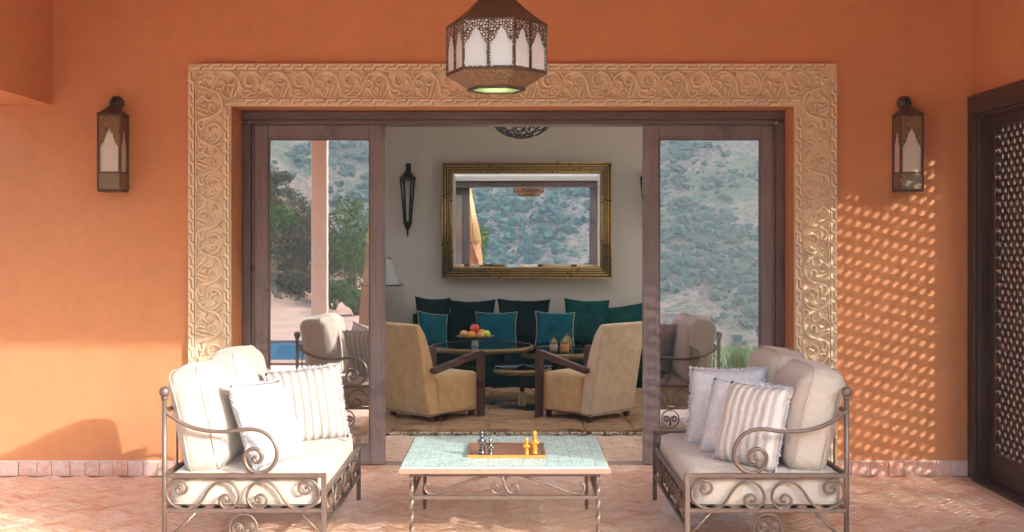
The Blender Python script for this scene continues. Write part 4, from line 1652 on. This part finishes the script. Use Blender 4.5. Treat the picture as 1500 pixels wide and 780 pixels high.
def banquette():
    t = thing('banquette_sofa', 'deep green velvet banquette along the back wall of the room', 'sofa', (.35, 12.9, 0.0))
    x0, x1 = -1.12, 2.0
    m = MB()
    vs, fs = rbox(x1 - x0, .80, .27, .02, (0, 0, 0), 10, 1, .003)
    m.add([v + Vector(((x0 + x1) / 2, 12.80, .165)) for v in vs], fs, True); m.build('base', M['teal_dark'], t, W=True)
    n = 3
    for i in range(n):
        a = x0 + (x1 - x0) * i / n; b = x0 + (x1 - x0) * (i + 1) / n
        vs, fs = rbox(b - a - .006, .82, .16, .035, (0, .01, .015), 10, i, .004)
        m = MB(); m.add([v + Vector(((a + b) / 2, 12.79, .38)) for v in vs], fs, True); m.build('seat_cushion', M['teal_dark'], t, W=True)
    vs, fs = rbox(x1 - x0, .12, .36, .03, (0, 0, 0), 8, 1, .004)
    m = MB(); m.add([v + Vector(((x0 + x1) / 2, 13.23, .62)) for v in vs], fs, True); m.build('backrest', M['teal_dark'], t, W=True)
    for x in (x0 + .08, x1 - .08):
        for y in (12.46, 13.15):
            m = MB(); m.lathe([(.02, .015), (.028, .032)], 8, (x, y, 0)); m.build('foot', M['arm'], t, W=True)


banquette()


def back_pillow(px0, px1, py0, Y, rz, roll, mat, label, seed, w=None, h=None, trim=None, zb=.45, lean=-16, pinch=.10, t=.17):
    k = Y / F
    cx = ((px0 + px1) / 2 - 751) * k
    w = w or (px1 - px0) * k * 1.0
    ztop = EYE - (py0 - 355) * k
    h = h or (ztop - zb) / math.cos(R(lean)) * 1.0
    return make_pillow('velvet_pillow', label, (cx, Y, zb), (R(lean), R(roll), R(rz)), w, h, t, mat, trim, 'velvet pillows on the banquette', seed, pinch)


back_pillow(609, 664, 436, 12.98, 18, 3, M['teal_dark'], 'large dark green velvet pillow at the left end of the banquette', 21, t=.16)
back_pillow(657, 727, 440, 12.93, -4, -1, M['teal_dark'], 'large dark green velvet pillow, second from the left on the banquette', 22)
back_pillow(729, 808, 439, 12.95, 3, 1, M['teal_dark'], 'large dark green velvet pillow under the middle of the mirror', 23)
back_pillow(825, 893, 439, 12.93, -2, 2, M['teal'], 'large emerald velvet pillow behind the right table', 24)
back_pillow(884, 962, 446, 12.95, -14, -9, M['teal'], 'emerald velvet pillow at the right, half hidden by the door', 25)
back_pillow(613, 656, 459, 12.62, 26, 9, M['blue_teal'], 'small petrol blue pillow at the left with pale piping', 26, w=.36, h=.40, trim=M['piping'], zb=.46, lean=-20, t=.13)
back_pillow(697, 759, 458, 12.66, 0, 0, M['blue_teal'], 'small petrol blue pillow with pale piping behind the fruit bowl', 27, trim=M['piping'], zb=.46, lean=-18, t=.13)
pc = back_pillow(784, 843, 458, 12.64, 2, 2, M['blue_teal'], 'small petrol blue pillow with stitched diamond motif behind the jars', 28, trim=M['piping'], zb=.46, lean=-18, t=.13)
m = MB()                       # stitched ogee motif
for (sx, sz, r_i) in ((.075, .105, .006), (.045, .066, .005), (.02, .03, .006)):
    m.tube([(sx * math.copysign(abs(math.cos(a)) ** 1.5, math.cos(a)), -.0640 + .30 * (sx * math.cos(a)) ** 2 + .30 * (sz * math.sin(a)) ** 2, .205 + sz * math.copysign(abs(math.sin(a)) ** 1.1, math.sin(a))) for a in [2 * math.pi * k / 32 for k in range(32)]], r_i * .7, 5, True)
m.build('stitched_motif', M['teal_dark'], pc)


def pedestal_table(label, px, Y, z, r, base_r=.19, brass_foot=True, colw=.020):
    x = (px - 751) * Y / F
    t = thing('pedestal_table', label, 'table', (x, Y, .05))
    zz = z - .05
    m = MB(); m.lathe([(r - .006, zz - .012), (r - .008, zz + .001)], 56, smooth=False); m.build('tabletop', M['table_dark'], t)
    m = MB(); m.lathe([(r - .006, zz - .044), (r, zz - .042), (r + .001, zz - .006), (r - .004, zz + .002), (r - .022, zz + .002)], 56, caps=False)
    rim = m.build('rim', M['brass'], t)
    m = MB()
    for k in range(10):
        a = 2 * math.pi * (k + .3) / 10
        m.sphere((math.cos(a) * (r + .001), math.sin(a) * (r + .001), zz - .022), .007, 8, 6)
    m.build('rivets', M['brass'], rim)
    m = MB(); m.lathe([(r - .01, zz - .040), (.06, zz - .040), (.028, zz - .055), (colw, zz - .075), (colw * 1.1, .16)], 24); m.build('column', M['dark_iron'], t)
    m = MB(); m.lathe([(.030, .155), (.034, .150), (.034, .020), (.040, .014)], 20); m.build('collar', M['brass'] if brass_foot else M['dark_iron'], t)
    m = MB(); m.lathe([(base_r, 0), (base_r, .008), (base_r * .9, .014), (.04, .022)], 40); m.build('base', M['dark_iron'], t)
    return t


pedestal_table('large round black table with brass rim carrying the fruit bowl', 707, 11.34, .60, .496, .20)
pedestal_table('small low round brass rimmed table with two plates', 766, 10.93, .425, .272, .225)
pedestal_table('round black brass rimmed table carrying spice jars', 818, 11.45, .532, .36, .19, True)


def fruit():
    X, Y, z = (697 - 751) * 11.25 / F, 11.25, .6022
    t = thing('fruit_bowl', 'shallow metal fruit dish on a white foot on the large round table', 'bowl', (X, Y, z))
    m = MB(); m.lathe([(.036, 0), (.038, .004), (.030, .030), (.034, .056)], 24); m.build('foot', M['porcelain'], t)
    m = MB(); m.lathe([(.034, .056), (.09, .064), (.150, .080), (.184, .094), (.187, .097), (.183, .099), (.148, .087), (.088, .071), (.0001, .066)], 40); m.build('dish', M['brass'], t)
    red = simple('red_fruit', (.62, .06, .05), .35, 0, .3, 30, .1, 60)
    ora = simple('orange_fruit', (.78, .27, .02), .45, 0, .12, 40, .3, 160)
    pea = simple('peach_fruit', (.72, .30, .12), .5, 0, .4, 16, .1, 60)
    gre = simple('green_yellow_fruit', (.55, .60, .04), .4, 0, .15, 16, .1, 60)
    for (dx, dy, dz, r, mt, nm, lb) in ((-.105, -.02, .112, .043, pea, 'peach', 'blushed peach at the left of the fruit dish'), (-.030, -.055, .108, .042, ora, 'orange_fruit', 'bright orange at the front of the fruit dish'),
                                    (.048, -.05, .104, .038, pea, 'peach', 'small peach between the oranges in the dish'), (.108, -.02, .112, .042, gre, 'apple', 'green yellow apple at the right of the fruit dish'),
                                    (.058, .03, .118, .043, ora, 'orange_fruit', 'orange behind the small peach in the dish'), (-.003, -.005, .168, .046, red, 'apple', 'red apple on top of the heap of fruit')):
        q = thing(nm, lb, 'fruit', (X + dx, Y + dy, z + dz - r))
        m = MB()
        m.lathe([(.0001, r * .10), (r * .28, r * .02), (r * .70, r * .28), (r * .97, r * .78), (r, r * 1.08), (r * .88, r * 1.5), (r * .55, r * 1.86), (r * .2, r * 1.93), (.0001, r * 1.78)], 20)
        m.build('flesh', mt, q)
        m = MB(); m.tube([(0, 0, r * 1.78), (.002, 0, r * 2.05)], .0022, 5); m.build('stem', M['arm'], q)


fruit()


def plates():
    for (px, dy, nm) in ((745, -.02, 'left'), (791, -.01, 'right')):
        Y = 10.93 + dy
        t = thing('plate', 'white patterned plate on the %s of the low brass rimmed table' % nm, 'plate', ((px - 751) * Y / F, Y, .4272))
        m = MB(); m.lathe([(.055, 0), (.060, .006), (.105, .016), (.120, .022), (.122, .025), (.118, .025), (.100, .020), (.056, .010), (.0001, .009)], 40); m.build('dish', M['porcelain'], t)
        m = MB(); m.lathe([(.112, .0240), (.116, .0256), (.1175, .0262)], 40); m.build('painted_band', simple('blue_glaze', (.05, .09, .2), .2, 0, .3, 60, 0), t)


plates()


def jars():
    sp = [(812, 11.32, .6, simple('pale_pink_spice', (.58, .40, .33), .5), 'spice jar with brass lid and pale filling, left of the pair'),
          (828, 11.26, 1.05, simple('amber_spice', (.62, .22, .04), .4), 'larger spice jar with brass lid and amber filling'),
          (832, 11.52, 1.05, simple('dark_spice', (.25, .10, .03), .4), 'spice jar with brass lid standing behind the amber one')]
    for px, Y, s, mt, lb in sp:
        s = .92 if s < 1 else 1.0
        t = thing('spice_jar', lb, 'jar', ((px - 751) * Y / F, Y, .5342))
        m = MB(); m.lathe([(.040 * s, 0), (.043 * s, .008), (.043 * s, .020), (.036 * s, .024)], 20); m.build('foot', M['brass'], t)
        m = MB(); m.lathe([(.036 * s, .024), (.042 * s, .030), (.042 * s, .084 * s), (.037 * s, .090 * s)], 20); m.build('glass_body', mt, t)
        m = MB(); m.lathe([(.042 * s, .088 * s), (.045 * s, .094 * s), (.043 * s, .102 * s), (.034 * s, .124 * s), (.018 * s, .140 * s), (.007 * s, .146 * s), (.010 * s, .154 * s), (.006 * s, .164 * s), (.0001, .172 * s)], 20); m.build('lid', M['brass'], t)


jars()


def mirror():
    Y = 13.13
    k = Y / F
    x0, x1 = (647 - 751) * k, (898 - 751) * k
    z0, z1 = EYE - (409 - 355) * k, EYE - (237 - 355) * k
    cx, cz = (x0 + x1) / 2, (z0 + z1) / 2
    t = thing('wall_mirror', 'large rectangular mirror in a gilt bamboo frame above the banquette', 'mirror', (cx, Y + .06, cz), R(-1.5))
    hw, hh = (x1 - x0) / 2, (z1 - z0) / 2
    m = MB(); m.box(-hw + .006, hw - .006, .0, .05, -hh + .006, hh - .006); m.build('backing', M['gilt_dark'], t)
    rods = [(.013, .0105, 'gilt'), (.044, .0100, 'gilt'), (.071, .0080, 'gilt'), (.094, .0072, 'gilt'), (.117, .0105, 'gilt')]
    rnd = random.Random(2)
    for off, r, mt in rods:
        a, b = hw - off, hh - off
        y = -.012 - .002 * (rods.index((off, r, mt)))
        for (p, q) in (((-a, -b), (a, -b)), ((a, -b), (a, b)), ((a, b), (-a, b)), ((-a, b), (-a, -b))):
            P0, P1 = Vector((p[0], y, p[1])), Vector((q[0], y, q[1]))
            m = MB()
            m.tube([P0, P1], r, 10)
            rod = m.build('moulding', M[mt], t)
            d = (P1 - P0).normalized()
            n = 2
            for i in range(n):
                m = MB()
                c = P0.lerp(P1, (i + rnd.uniform(.3, .7)) / n)
                m.tube([c - d * .006, c + d * .006], r + .0016, 10)
                m.build('bamboo_knot', M['gilt_dark'], rod)
    a, b = hw - .132, hh - .132
    e = .030
    # inner slip, bevelled mirror glass
    m = MB()
    for (p, q, s, u) in ((-a - .006, -a, -b - .006, b + .006), (a, a + .006, -b - .006, b + .006), (-a, a, -b - .006, -b), (-a, a, b, b + .006)):
        m.box(p, q, -.020, .001, s, u)
    m.build('slip', M['gilt'], t)
    m = MB()
    yi, yo = -.0075, -.003
    vs = [(-a, yo, -b), (a, yo, -b), (a, yo, b), (-a, yo, b), (-a + e, yi, -b + e), (a - e, yi, -b + e), (a - e, yi, b - e), (-a + e, yi, b - e)]
    m.add(vs, [(0, 1, 5, 4), (1, 2, 6, 5), (2, 3, 7, 6), (3, 0, 4, 7), (4, 5, 6, 7)])
    m.build('mirror_glass', M['mirror'], t)


mirror()


def room_lantern(px, label):
    Y = 13.15
    k = Y / F
    x = (px - 751) * k
    z1, z0 = EYE - (238 - 355) * k, EYE - (348 - 355) * k
    t = thing('slim_wall_lantern', label, 'lantern', (x, 13.32, z0), 0, 'slim black room lanterns')
    H = z1 - z0
    y = -.12
    zb, zt = .19, .66                      # glass body
    m = MB(); m.box(-.030, .030, -.016, -.001, H - .20, H, .004)
    m.tube([(0, -.016, H - .06), (0, y, H - .06), (0, y, H - .14)], .007, 6); m.build('bracket', M['dark_iron'], t)
    rb, rt = .040, .082
    for f in range(6):
        a = f * math.pi / 3
        m = MB(); m.tube([(rb * math.cos(a), y + rb * math.sin(a), zb - .02), (rt * math.cos(a), y + rt * math.sin(a), zt)], .0075, 5); m.build('edge_bar', M['dark_iron'], t)
        b = a + math.pi / 3
        m = MB(); m.add([(rb * .95 * math.cos(a), y + rb * .95 * math.sin(a), zb - .02), (rb * .95 * math.cos(b), y + rb * .95 * math.sin(b), zb - .02), (rt * .95 * math.cos(b), y + rt * .95 * math.sin(b), zt), (rt * .95 * math.cos(a), y + rt * .95 * math.sin(a), zt)], [(0, 1, 2, 3)])
        m.build('pane', M['clear'], t)
    m = MB(); m.lathe([(rt + .012, zt - .006), (rt + .012, zt + .012), (.060, zt + .05), (.022, zt + .10), (.014, H - .14)], 6, (0, y, 0), smooth=False); m.build('cap', M['dark_iron'], t)
    m = MB(); m.lathe([(.0001, 0), (.007, .02), (.012, .05), (.008, .07), (.030, .11), (.052, .165), (.046, .18)], 6, (0, y, 0), smooth=False); m.build('finial', M['dark_iron'], t)


room_lantern(597.5, 'slim black hexagonal wall lantern left of the mirror')
room_lantern(951, 'slim black hexagonal wall lantern right of the mirror, behind the door edge')


def floor_lamp():
    Y = 12.9
    k = Y / F
    x = (560 - 751) * k
    zt, zb = EYE - (379 - 355) * k, EYE - (418 - 355) * k
    t = thing('floor_lamp', 'floor lamp with grey cone shade half hidden by the left door', 'lamp', (x, Y, .0))
    m = MB(); m.lathe([(.235, zb), (.238, zb + .004), (.10, zt - .012), (.09, zt), (.086, zt - .004), (.230, zb + .004)], 40); m.build('shade', M['shade'], t)
    m = MB(); m.lathe([(.237, zb - .006), (.241, zb), (.237, zb + .008)], 40); m.build('shade_trim', M['dark_iron'], t)
    m = MB(); m.tube([(0, 0, .03), (0, 0, zt + .03)], .011, 8); m.tube([(.09, 0, zt), (-.09, 0, zt)], .004, 5); m.tube([(0, .09, zt), (0, -.09, zt)], .004, 5); m.sphere((0, 0, zt + .04), .016); m.sphere((.088, 0, zt), .012); m.build('stem', M['dark_iron'], t)
    m = MB(); m.lathe([(.15, .014), (.15, .026), (.03, .040)], 30); m.build('base', M['dark_iron'], t)


floor_lamp()


def wire_ball():
    Y, X, r = 10.5, .086, .35
    zc = 2.53 + r
    t = thing('wire_pendant', 'black wire ball pendant hanging from the room ceiling', 'lamp', (X, Y, zc - r))
    rnd = random.Random(6)
    for i in range(15):
        ax = Vector((rnd.gauss(0, 1), rnd.gauss(0, 1), rnd.gauss(0, .6))).normalized()
        u = ax.orthogonal().normalized(); v = ax.cross(u)
        off = rnd.uniform(-.45, .45) * r
        rr = math.sqrt(r * r - off * off)
        m = MB()
        m.tube([Vector((0, 0, r)) + ax * off + (u * math.cos(a) + v * math.sin(a)) * rr for a in [2 * math.pi * k / 36 for k in range(36)]], .0055, 5, True)
        m.build('wire_hoop', M['dark_iron'], t)
    m = MB(); m.tube([(0, 0, 2 * r - .01), (0, 0, 3.30 - (zc - r))], .005, 6); m.build('cord', M['dark_iron'], t)


wire_ball()


def added_sheer_curtains():
    """white voile added over the sunny windows to spread soft light into the room"""
    vo = NT('white_voile')
    vo.t.nodes.remove(vo.b)
    tl = vo.n('BsdfTranslucent'); tl.inputs[0].default_value = (.88, .86, .82, 1)
    df = vo.n('BsdfDiffuse'); df.inputs[0].default_value = (.85, .84, .80, 1)
    mx = vo.n('MixShader'); mx.inputs[0].default_value = .15
    vo.l(tl.outputs[0], mx.inputs[1]); vo.l(df.outputs[0], mx.inputs[2]); vo.l(mx.outputs[0], vo.out.inputs['Surface'])
    for i, (a, b) in enumerate(((8.70, 11.02), (10.88, 13.20))):
        t = thing('sheer_curtain', ('white voile curtain over the side window nearest the terrace doors, added to diffuse the sun', 'white voile curtain over the side window nearest the mirror wall, added to diffuse the sun')[i], 'curtain', (3.42, (a + b) / 2, .03), 0, 'voile curtains added to soften the daylight')
        m = MB(); n = 90
        vs = []
        for z in (.03, 3.16):
            for k in range(n + 1):
                y = a + (b - a) * k / n
                vs.append((3.43 - .05 * i + .025 * math.sin(y * 46) + .012 * math.sin(y * 17 + 1), y, z))
        m.add(vs, [(k, k + 1, n + 2 + k, n + 1 + k) for k in range(n)], True)
        m.build('cloth', vo.m, t, W=True)
        m = MB(); m.tube([(3.43 - .05 * i, a - .02, 3.18), (3.43 - .05 * i, b + .02, 3.18)], .012, 8); m.build('rod', M['dark_iron'], t, W=True)


added_sheer_curtains()


# ================================================================== garden and hillside behind the camera (seen in glass and mirror)
def foliage(name, stops):
    t = NT(name)
    c = t.ramp(t.piece(), stops)
    t.col(c)
    return t.set(.75, 0, .25)


M['leaf'] = foliage('garden_leaves', [(0, (.06, .13, .03)), (.5, (.11, .20, .05)), (1, (.17, .26, .08))])
M['olive'] = foliage('olive_leaves', [(0, (.06, .07, .035)), (.5, (.10, .10, .05)), (1, (.15, .13, .07))])
M['scrub'] = foliage('hillside_scrub_leaves', [(0, (.026, .065, .048)), (.4, (.038, .090, .058)), (.8, (.06, .115, .07)), (1, (.09, .12, .07))])
M['bark'] = simple('bark', (.12, .085, .06), .9, 0, .3, 20, .5, 40)
M['grass'] = foliage('lawn_blades', [(0, (.05, .13, .02)), (.6, (.09, .19, .035)), (1, (.15, .22, .06))])


def leafy(m, c, rad, n, size, rnd):
    for _ in range(n):
        d = Vector((rnd.gauss(0, 1), rnd.gauss(0, 1), rnd.gauss(0, 1))).normalized()
        q = Vector(c) + Vector((d.x * rad[0], d.y * rad[1], d.z * rad[2])) * (rnd.random() ** .4)
        u = Vector((rnd.gauss(0, 1), rnd.gauss(0, 1), rnd.gauss(0, 1))).normalized()
        v = u.orthogonal().normalized()
        s = size * rnd.uniform(.6, 1.3)
        m.add([q - u * s, q + v * s * .45, q + u * s, q - v * s * .45], [(0, 1, 2, 3)])


def tree(name, label, x, y, h, rad, mat, seed, cat='tree', group=None, lobes=9, n=130, size=.09):
    rnd = random.Random(seed)
    z = terrain(x, y)
    t = thing(name, label, cat, (x, y, z), 0, group)
    m = MB()
    m.tube([(0, 0, -.1), (.04 * h * .3, 0, h * .25), (.0, .03, h * .5), (.02, 0, h * .8)], [.05 * h * .5, .04 * h * .5, .028 * h * .5, .012 * h * .5], 7)
    cs = []
    for i in range(lobes):
        a = rnd.uniform(0, 6.28); rr = rad * rnd.uniform(.15, .75)
        cz = h * rnd.uniform(.38, .92)
        c = (rr * math.cos(a), rr * math.sin(a), cz)
        cs.append(c)
        m.tube([(0, 0, cz * .55), (c[0] * .5, c[1] * .5, cz * .82), c], [.018 * h * .5, .012 * h * .5, .005 * h * .5], 5)
    m.build('trunk', M['bark'], t)
    m = MB()
    for c in cs:
        leafy(m, c, (rad * .48, rad * .48, h * .16), n, size, rnd)
    m.build('crown', mat, t)
    return t


def bush(name, label, x, y, r, h, mat, seed, n=260, size=.07, group=None):
    rnd = random.Random(seed)
    t = thing(name, label, 'shrub', (x, y, terrain(x, y)), 0, group)
    m = MB()
    for i in range(5):
        a = i * 1.25
        m.tube([(0, 0, -.05), (r * .3 * math.cos(a), r * .3 * math.sin(a), h * .4), (r * .6 * math.cos(a), r * .6 * math.sin(a), h * .75)], [.03, .02, .008], 5)
    m.build('stems', M['bark'], t)
    m = MB()
    for i in range(5):
        a = rnd.uniform(0, 6.28)
        leafy(m, (r * .45 * math.cos(a), r * .45 * math.sin(a), h * rnd.uniform(.4, .68)), (r * .6, r * .6, h * .36), n, size, rnd)
    m.build('foliage', mat, t)


def build_garden():
    # lawn sheet with blades
    m = MB()
    n = 24
    x0, x1, y0, y1 = -2.0, 9.0, -1.5, 1.95
    vs = [(x0 + (x1 - x0) * i / n, y0 + (y1 - y0) * j / n, max(-.04, terrain(x0 + (x1 - x0) * i / n, y0 + (y1 - y0) * j / n) + .012)) for j in range(n + 1) for i in range(n + 1)]
    m.add(vs, [(j * (n + 1) + i, j * (n + 1) + i + 1, (j + 1) * (n + 1) + i + 1, (j + 1) * (n + 1) + i) for j in range(n) for i in range(n)], True)
    lawn_m = simple('lawn_soil', (.06, .11, .03), .95, 0, .3, 8, .4, 60)
    tag(m.build('lawn', lawn_m), kind='structure')
    rnd = random.Random(4)
    m = MB()
    for _ in range(9000):
        x, y = rnd.uniform(-2.0, 5.0), rnd.uniform(-1.4, 1.93)
        if abs(x) < .35 and abs(y) < .35: continue
        h = rnd.uniform(.03, .085); a = rnd.uniform(0, 6.28); w = .006
        p = Vector((x, y, -.04)); l = Vector((rnd.gauss(0, .02), rnd.gauss(0, .02), h))
        m.add([p + Vector((w * math.cos(a), w * math.sin(a), 0)), p - Vector((w * math.cos(a), w * math.sin(a), 0)), p + l], [(0, 1, 2)])
    tag(m.build('grass', M['grass']), 'short green lawn grass beyond the terrace edge, seen in the door glass', 'grass', None, 'stuff')
    # tall grass clumps by the lip of the lawn
    for i, (x, y) in enumerate(((2.95, 1.5), (3.6, .9), (2.3, .6))):
        t = thing('grass_clump', ('tall green grass clump reflected low in the right door glass', 'green grass clump reflected at the edge of the right door glass', 'grass clump reflected beside the sofa in the right door glass')[i], 'grass', (x, y, -.05), 0, 'grass clumps')
        m = MB()
        for _ in range(260):
            a = rnd.uniform(0, 6.28); r = rnd.random() * .16
            p = Vector((r * math.cos(a), r * math.sin(a), 0)); q = p * 1.9 + Vector((rnd.gauss(0, .04), rnd.gauss(0, .04), rnd.uniform(.18, .40)))
            s = Vector((-math.sin(a), math.cos(a), 0)) * .006
            m.add([p - s, p + s, q], [(0, 1, 2)])
        m.build('blades', M['grass'], t)
    # pool with stone coping
    cop = simple('pool_coping', srgb(150, 120, 104), .8, 0, .15, 3, .3, 40)
    px0, px1, py0, py1 = -9.0, -2.78, -2.1, 1.0
    m = MB()
    for (a, b, c, d) in ((px0 - .4, px1 + .4, py0 - .4, py0), (px0 - .4, px1 + .4, py1, py1 + .4), (px0 - .4, px0, py0, py1), (px1, px1 + .4, py0, py1)):
        m.box(a, b, c, d, -.3, .02)
    tag(m.build('pool_coping', cop), kind='structure')
    wt = NT('pool_water')
    wt.col((.02, .16, .30)); v = wt.coord((1, 1, 1))
    wt.set(.06, 0, .5, wt.bump(wt.noise(v, 3, 3), .25, .03))
    m = MB(); m.add([(px0, py0, -.02), (px1, py0, -.02), (px1, py1, -.02), (px0, py1, -.02)], [(0, 1, 2, 3)])
    tag(m.build('water', wt.m), kind='structure')
    # pale paved apron between terrace and pool, added to bounce light into the porch
    pv = simple('pale_pink_paving', srgb(214, 190, 170), .85, 0, .12, 3, .3, 50)
    m = MB(); m.box(-9.4, -2.02, 1.41, 1.96, -.2, -.012); m.box(-9.4, 9.0, 1.965, 3.49, -.2, -.01)
    tag(m.build('bounce_paving', pv), kind='structure')
    # planting
    tree('garden_tree', 'bright green young tree beyond the pool, reflected right of the column', -4.2, -14.5, 2.7, .95, M['leaf'], 31, n=170)
    tree('garden_tree', 'loose green tree beyond the pool, reflected at the edge of the left door glass', -3.2, -17.0, 2.2, .95, M['leaf'], 32, n=150)
    spots = [(-6.3, -13.5, .8, .95, 'leaf'), (-5.5, -14.2, .75, .8, 'olive'), (-7.2, -15, .9, .7, 'olive'), (-6.6, -10.5, .55, .5, 'leaf'), (-5.1, -11.2, .5, .5, 'olive'), (-4.2, -10.8, .55, .7, 'leaf'), (-3.5, -9.6, .5, .6, 'leaf'), (-7.9, -20, 1.0, .7, 'olive'), (-9.2, -22, 1.2, .8, 'olive'), (-6.8, -23, 1.0, .7, 'olive'), (-5.6, -20.5, 1.0, .7, 'leaf'), (-8.6, -17, .9, .7, 'leaf')]
    where = ['beside the young tree', 'left of the young tree', 'at the foot of the bank', 'just behind the pool', 'right behind the pool edge', 'near the reflected column', 'at the lawn corner by the pool', 'on the brown bank', 'high on the brown bank', 'at the back of the bank', 'behind the young tree', 'on the slope of the bank']
    for i, (x, y, r, h, k) in enumerate(spots):
        bush('garden_shrub', '%s shrub %s, seen in the left door glass' % ({'leaf': 'green', 'olive': 'olive brown'}[k], where[i]), x, y, r, h, M[k], 50 + i, 220, .075, 'garden shrubs behind the pool')
    rb = random.Random(21)
    m = MB()
    for _ in range(950):
        x, y = rb.uniform(-16, -3.9), rb.uniform(-36, -9.5)
        if rb.random() > smooth(-3.4, -6.0, x): continue
        r = rb.uniform(.18, .5)
        leafy(m, (x, y, terrain(x, y) + r * .55), (r, r, r * .7), 42, .075, rb)
    tag(m.build('bank_scrub', M['olive']), 'low olive brown scrub over the garden bank, seen in the left door glass', 'scrub', None, 'stuff')
    # closed thatch parasol standing on a rough stone pedestal
    hx, hy = -1.53, 2.0
    t = thing('thatch_parasol', 'closed straw parasol on a rough brown stone pedestal, reflected at the left of the mirror', 'parasol', (hx, hy, -.05))
    st = simple('rough_brown_stone', srgb(150, 112, 84), .95, 0, .4, 9, .9, 12, .3, .05)
    th = NT('thatch'); v = th.coord((60, 60, 3)); f = th.noise(v, 1.5, 4); th.col(th.mix(f, srgb(150, 118, 72), srgb(226, 206, 160))); th.set(.95, 0, .1, th.bump(f, .8, .02))
    rnd = random.Random(9)
    m = MB()
    prof = [(.40, 0), (.40, .30), (.39, .60), (.37, .90), (.34, 1.20), (.30, 1.50), (.25, 1.80)]
    vs = []; seg = 26
    for r, z in prof:
        for k in range(seg):
            a = 2 * math.pi * k / seg
            rr = r * (1 + rnd.uniform(-.07, .07)); vs.append((rr * math.cos(a), rr * math.sin(a), z + rnd.uniform(-.04, .04) * (z > 0)))
    m.add(vs, [(i * seg + k, i * seg + (k + 1) % seg, (i + 1) * seg + (k + 1) % seg, (i + 1) * seg + k) for i in range(len(prof) - 1) for k in range(seg)])
    m.build('stone_pedestal', st, t)
    m = MB()
    for k in range(150):
        a = 2 * math.pi * k / 150
        r0 = .265 + rnd.uniform(-.02, .03)
        m.tube([(r0 * math.cos(a), r0 * math.sin(a), 1.68 + rnd.uniform(-.06, .04)), (.17 * math.cos(a), .17 * math.sin(a), 2.25), (.08 * math.cos(a), .10 * math.sin(a), 2.72), (.02 * math.cos(a), .02 * math.sin(a), 3.1)], [.018, .018, .014, .008], 5)
    m.build('thatch', th.m, t)


build_garden()


def build_scrub():
    rnd = random.Random(77)
    base = []
    import bmesh
    for k in range(4):
        bm = bmesh.new(); bmesh.ops.create_icosphere(bm, subdivisions=1 if k < 2 else 2, radius=1)
        r2 = random.Random(k)
        for v in bm.verts: v.co *= r2.uniform(.55, 1.3); v.co.z *= .85
        bm.verts.ensure_lookup_table()
        base.append(([v.co.copy() for v in bm.verts], [tuple(v.index for v in f.verts) for f in bm.faces])); bm.free()
    verts = []; faces = []
    n = 0
    while n < 50000:
        r = math.sqrt(rnd.uniform(34 ** 2, 300 ** 2)); a = rnd.uniform(-.62, .62)
        x, y = r * math.sin(a), 8 - r * math.cos(a)
        dens = noise.noise((x * .04, y * .04, 3)) + .5 * noise.noise((x * .14, y * .14, 8))
        if dens < rnd.uniform(-.42, .22): continue
        if x < 4 and y > -58: continue
        z = terrain(x, y)
        s = (.16 + .75 * rnd.random() ** 2.4) * (1 + .5 * dens)
        vs, fs = base[2 + rnd.randrange(2) if s > .42 or r < 70 else rnd.randrange(2)]
        c, sn = math.cos(a * 9 + n), math.sin(a * 9 + n)
        b = len(verts)
        for v in vs:
            verts.append((x + s * (v.x * c - v.y * sn), y + s * (v.x * sn + v.y * c), z + s * (v.z * .9 + .45)))
        for f in fs: faces.append(tuple(i + b for i in f))
        n += 1
    me = bpy.data.meshes.new('hillside_scrub'); me.from_pydata(verts, [], faces); me.materials.append(M['scrub'])
    o = link_mesh('hillside_scrub', me)
    tag(o, 'dark green scrub and low trees covering the far hillside, seen in the glass', 'scrub', None, 'stuff')


build_scrub()


def build_haze():
    m = MB(); m.box(-1150, 1150, -1050, 850, -45, 305)  # box made this tall so the haze also weakens the sun
    t = NT('hazy_air')
    t.t.nodes.remove(t.b)
    v = t.n('VolumePrincipled')
    v.inputs['Color'].default_value = (.66, .85, 1.0, 1)
    v.inputs['Density'].default_value = .0008
    v.inputs['Anisotropy'].default_value = .2
    t.l(v.outputs[0], t.out.inputs['Volume'])
    tag(m.build('haze', t.m), 'pale blue air haze in front of the far hillside', 'haze', None, 'stuff')


HAZE = True
if HAZE: build_haze()
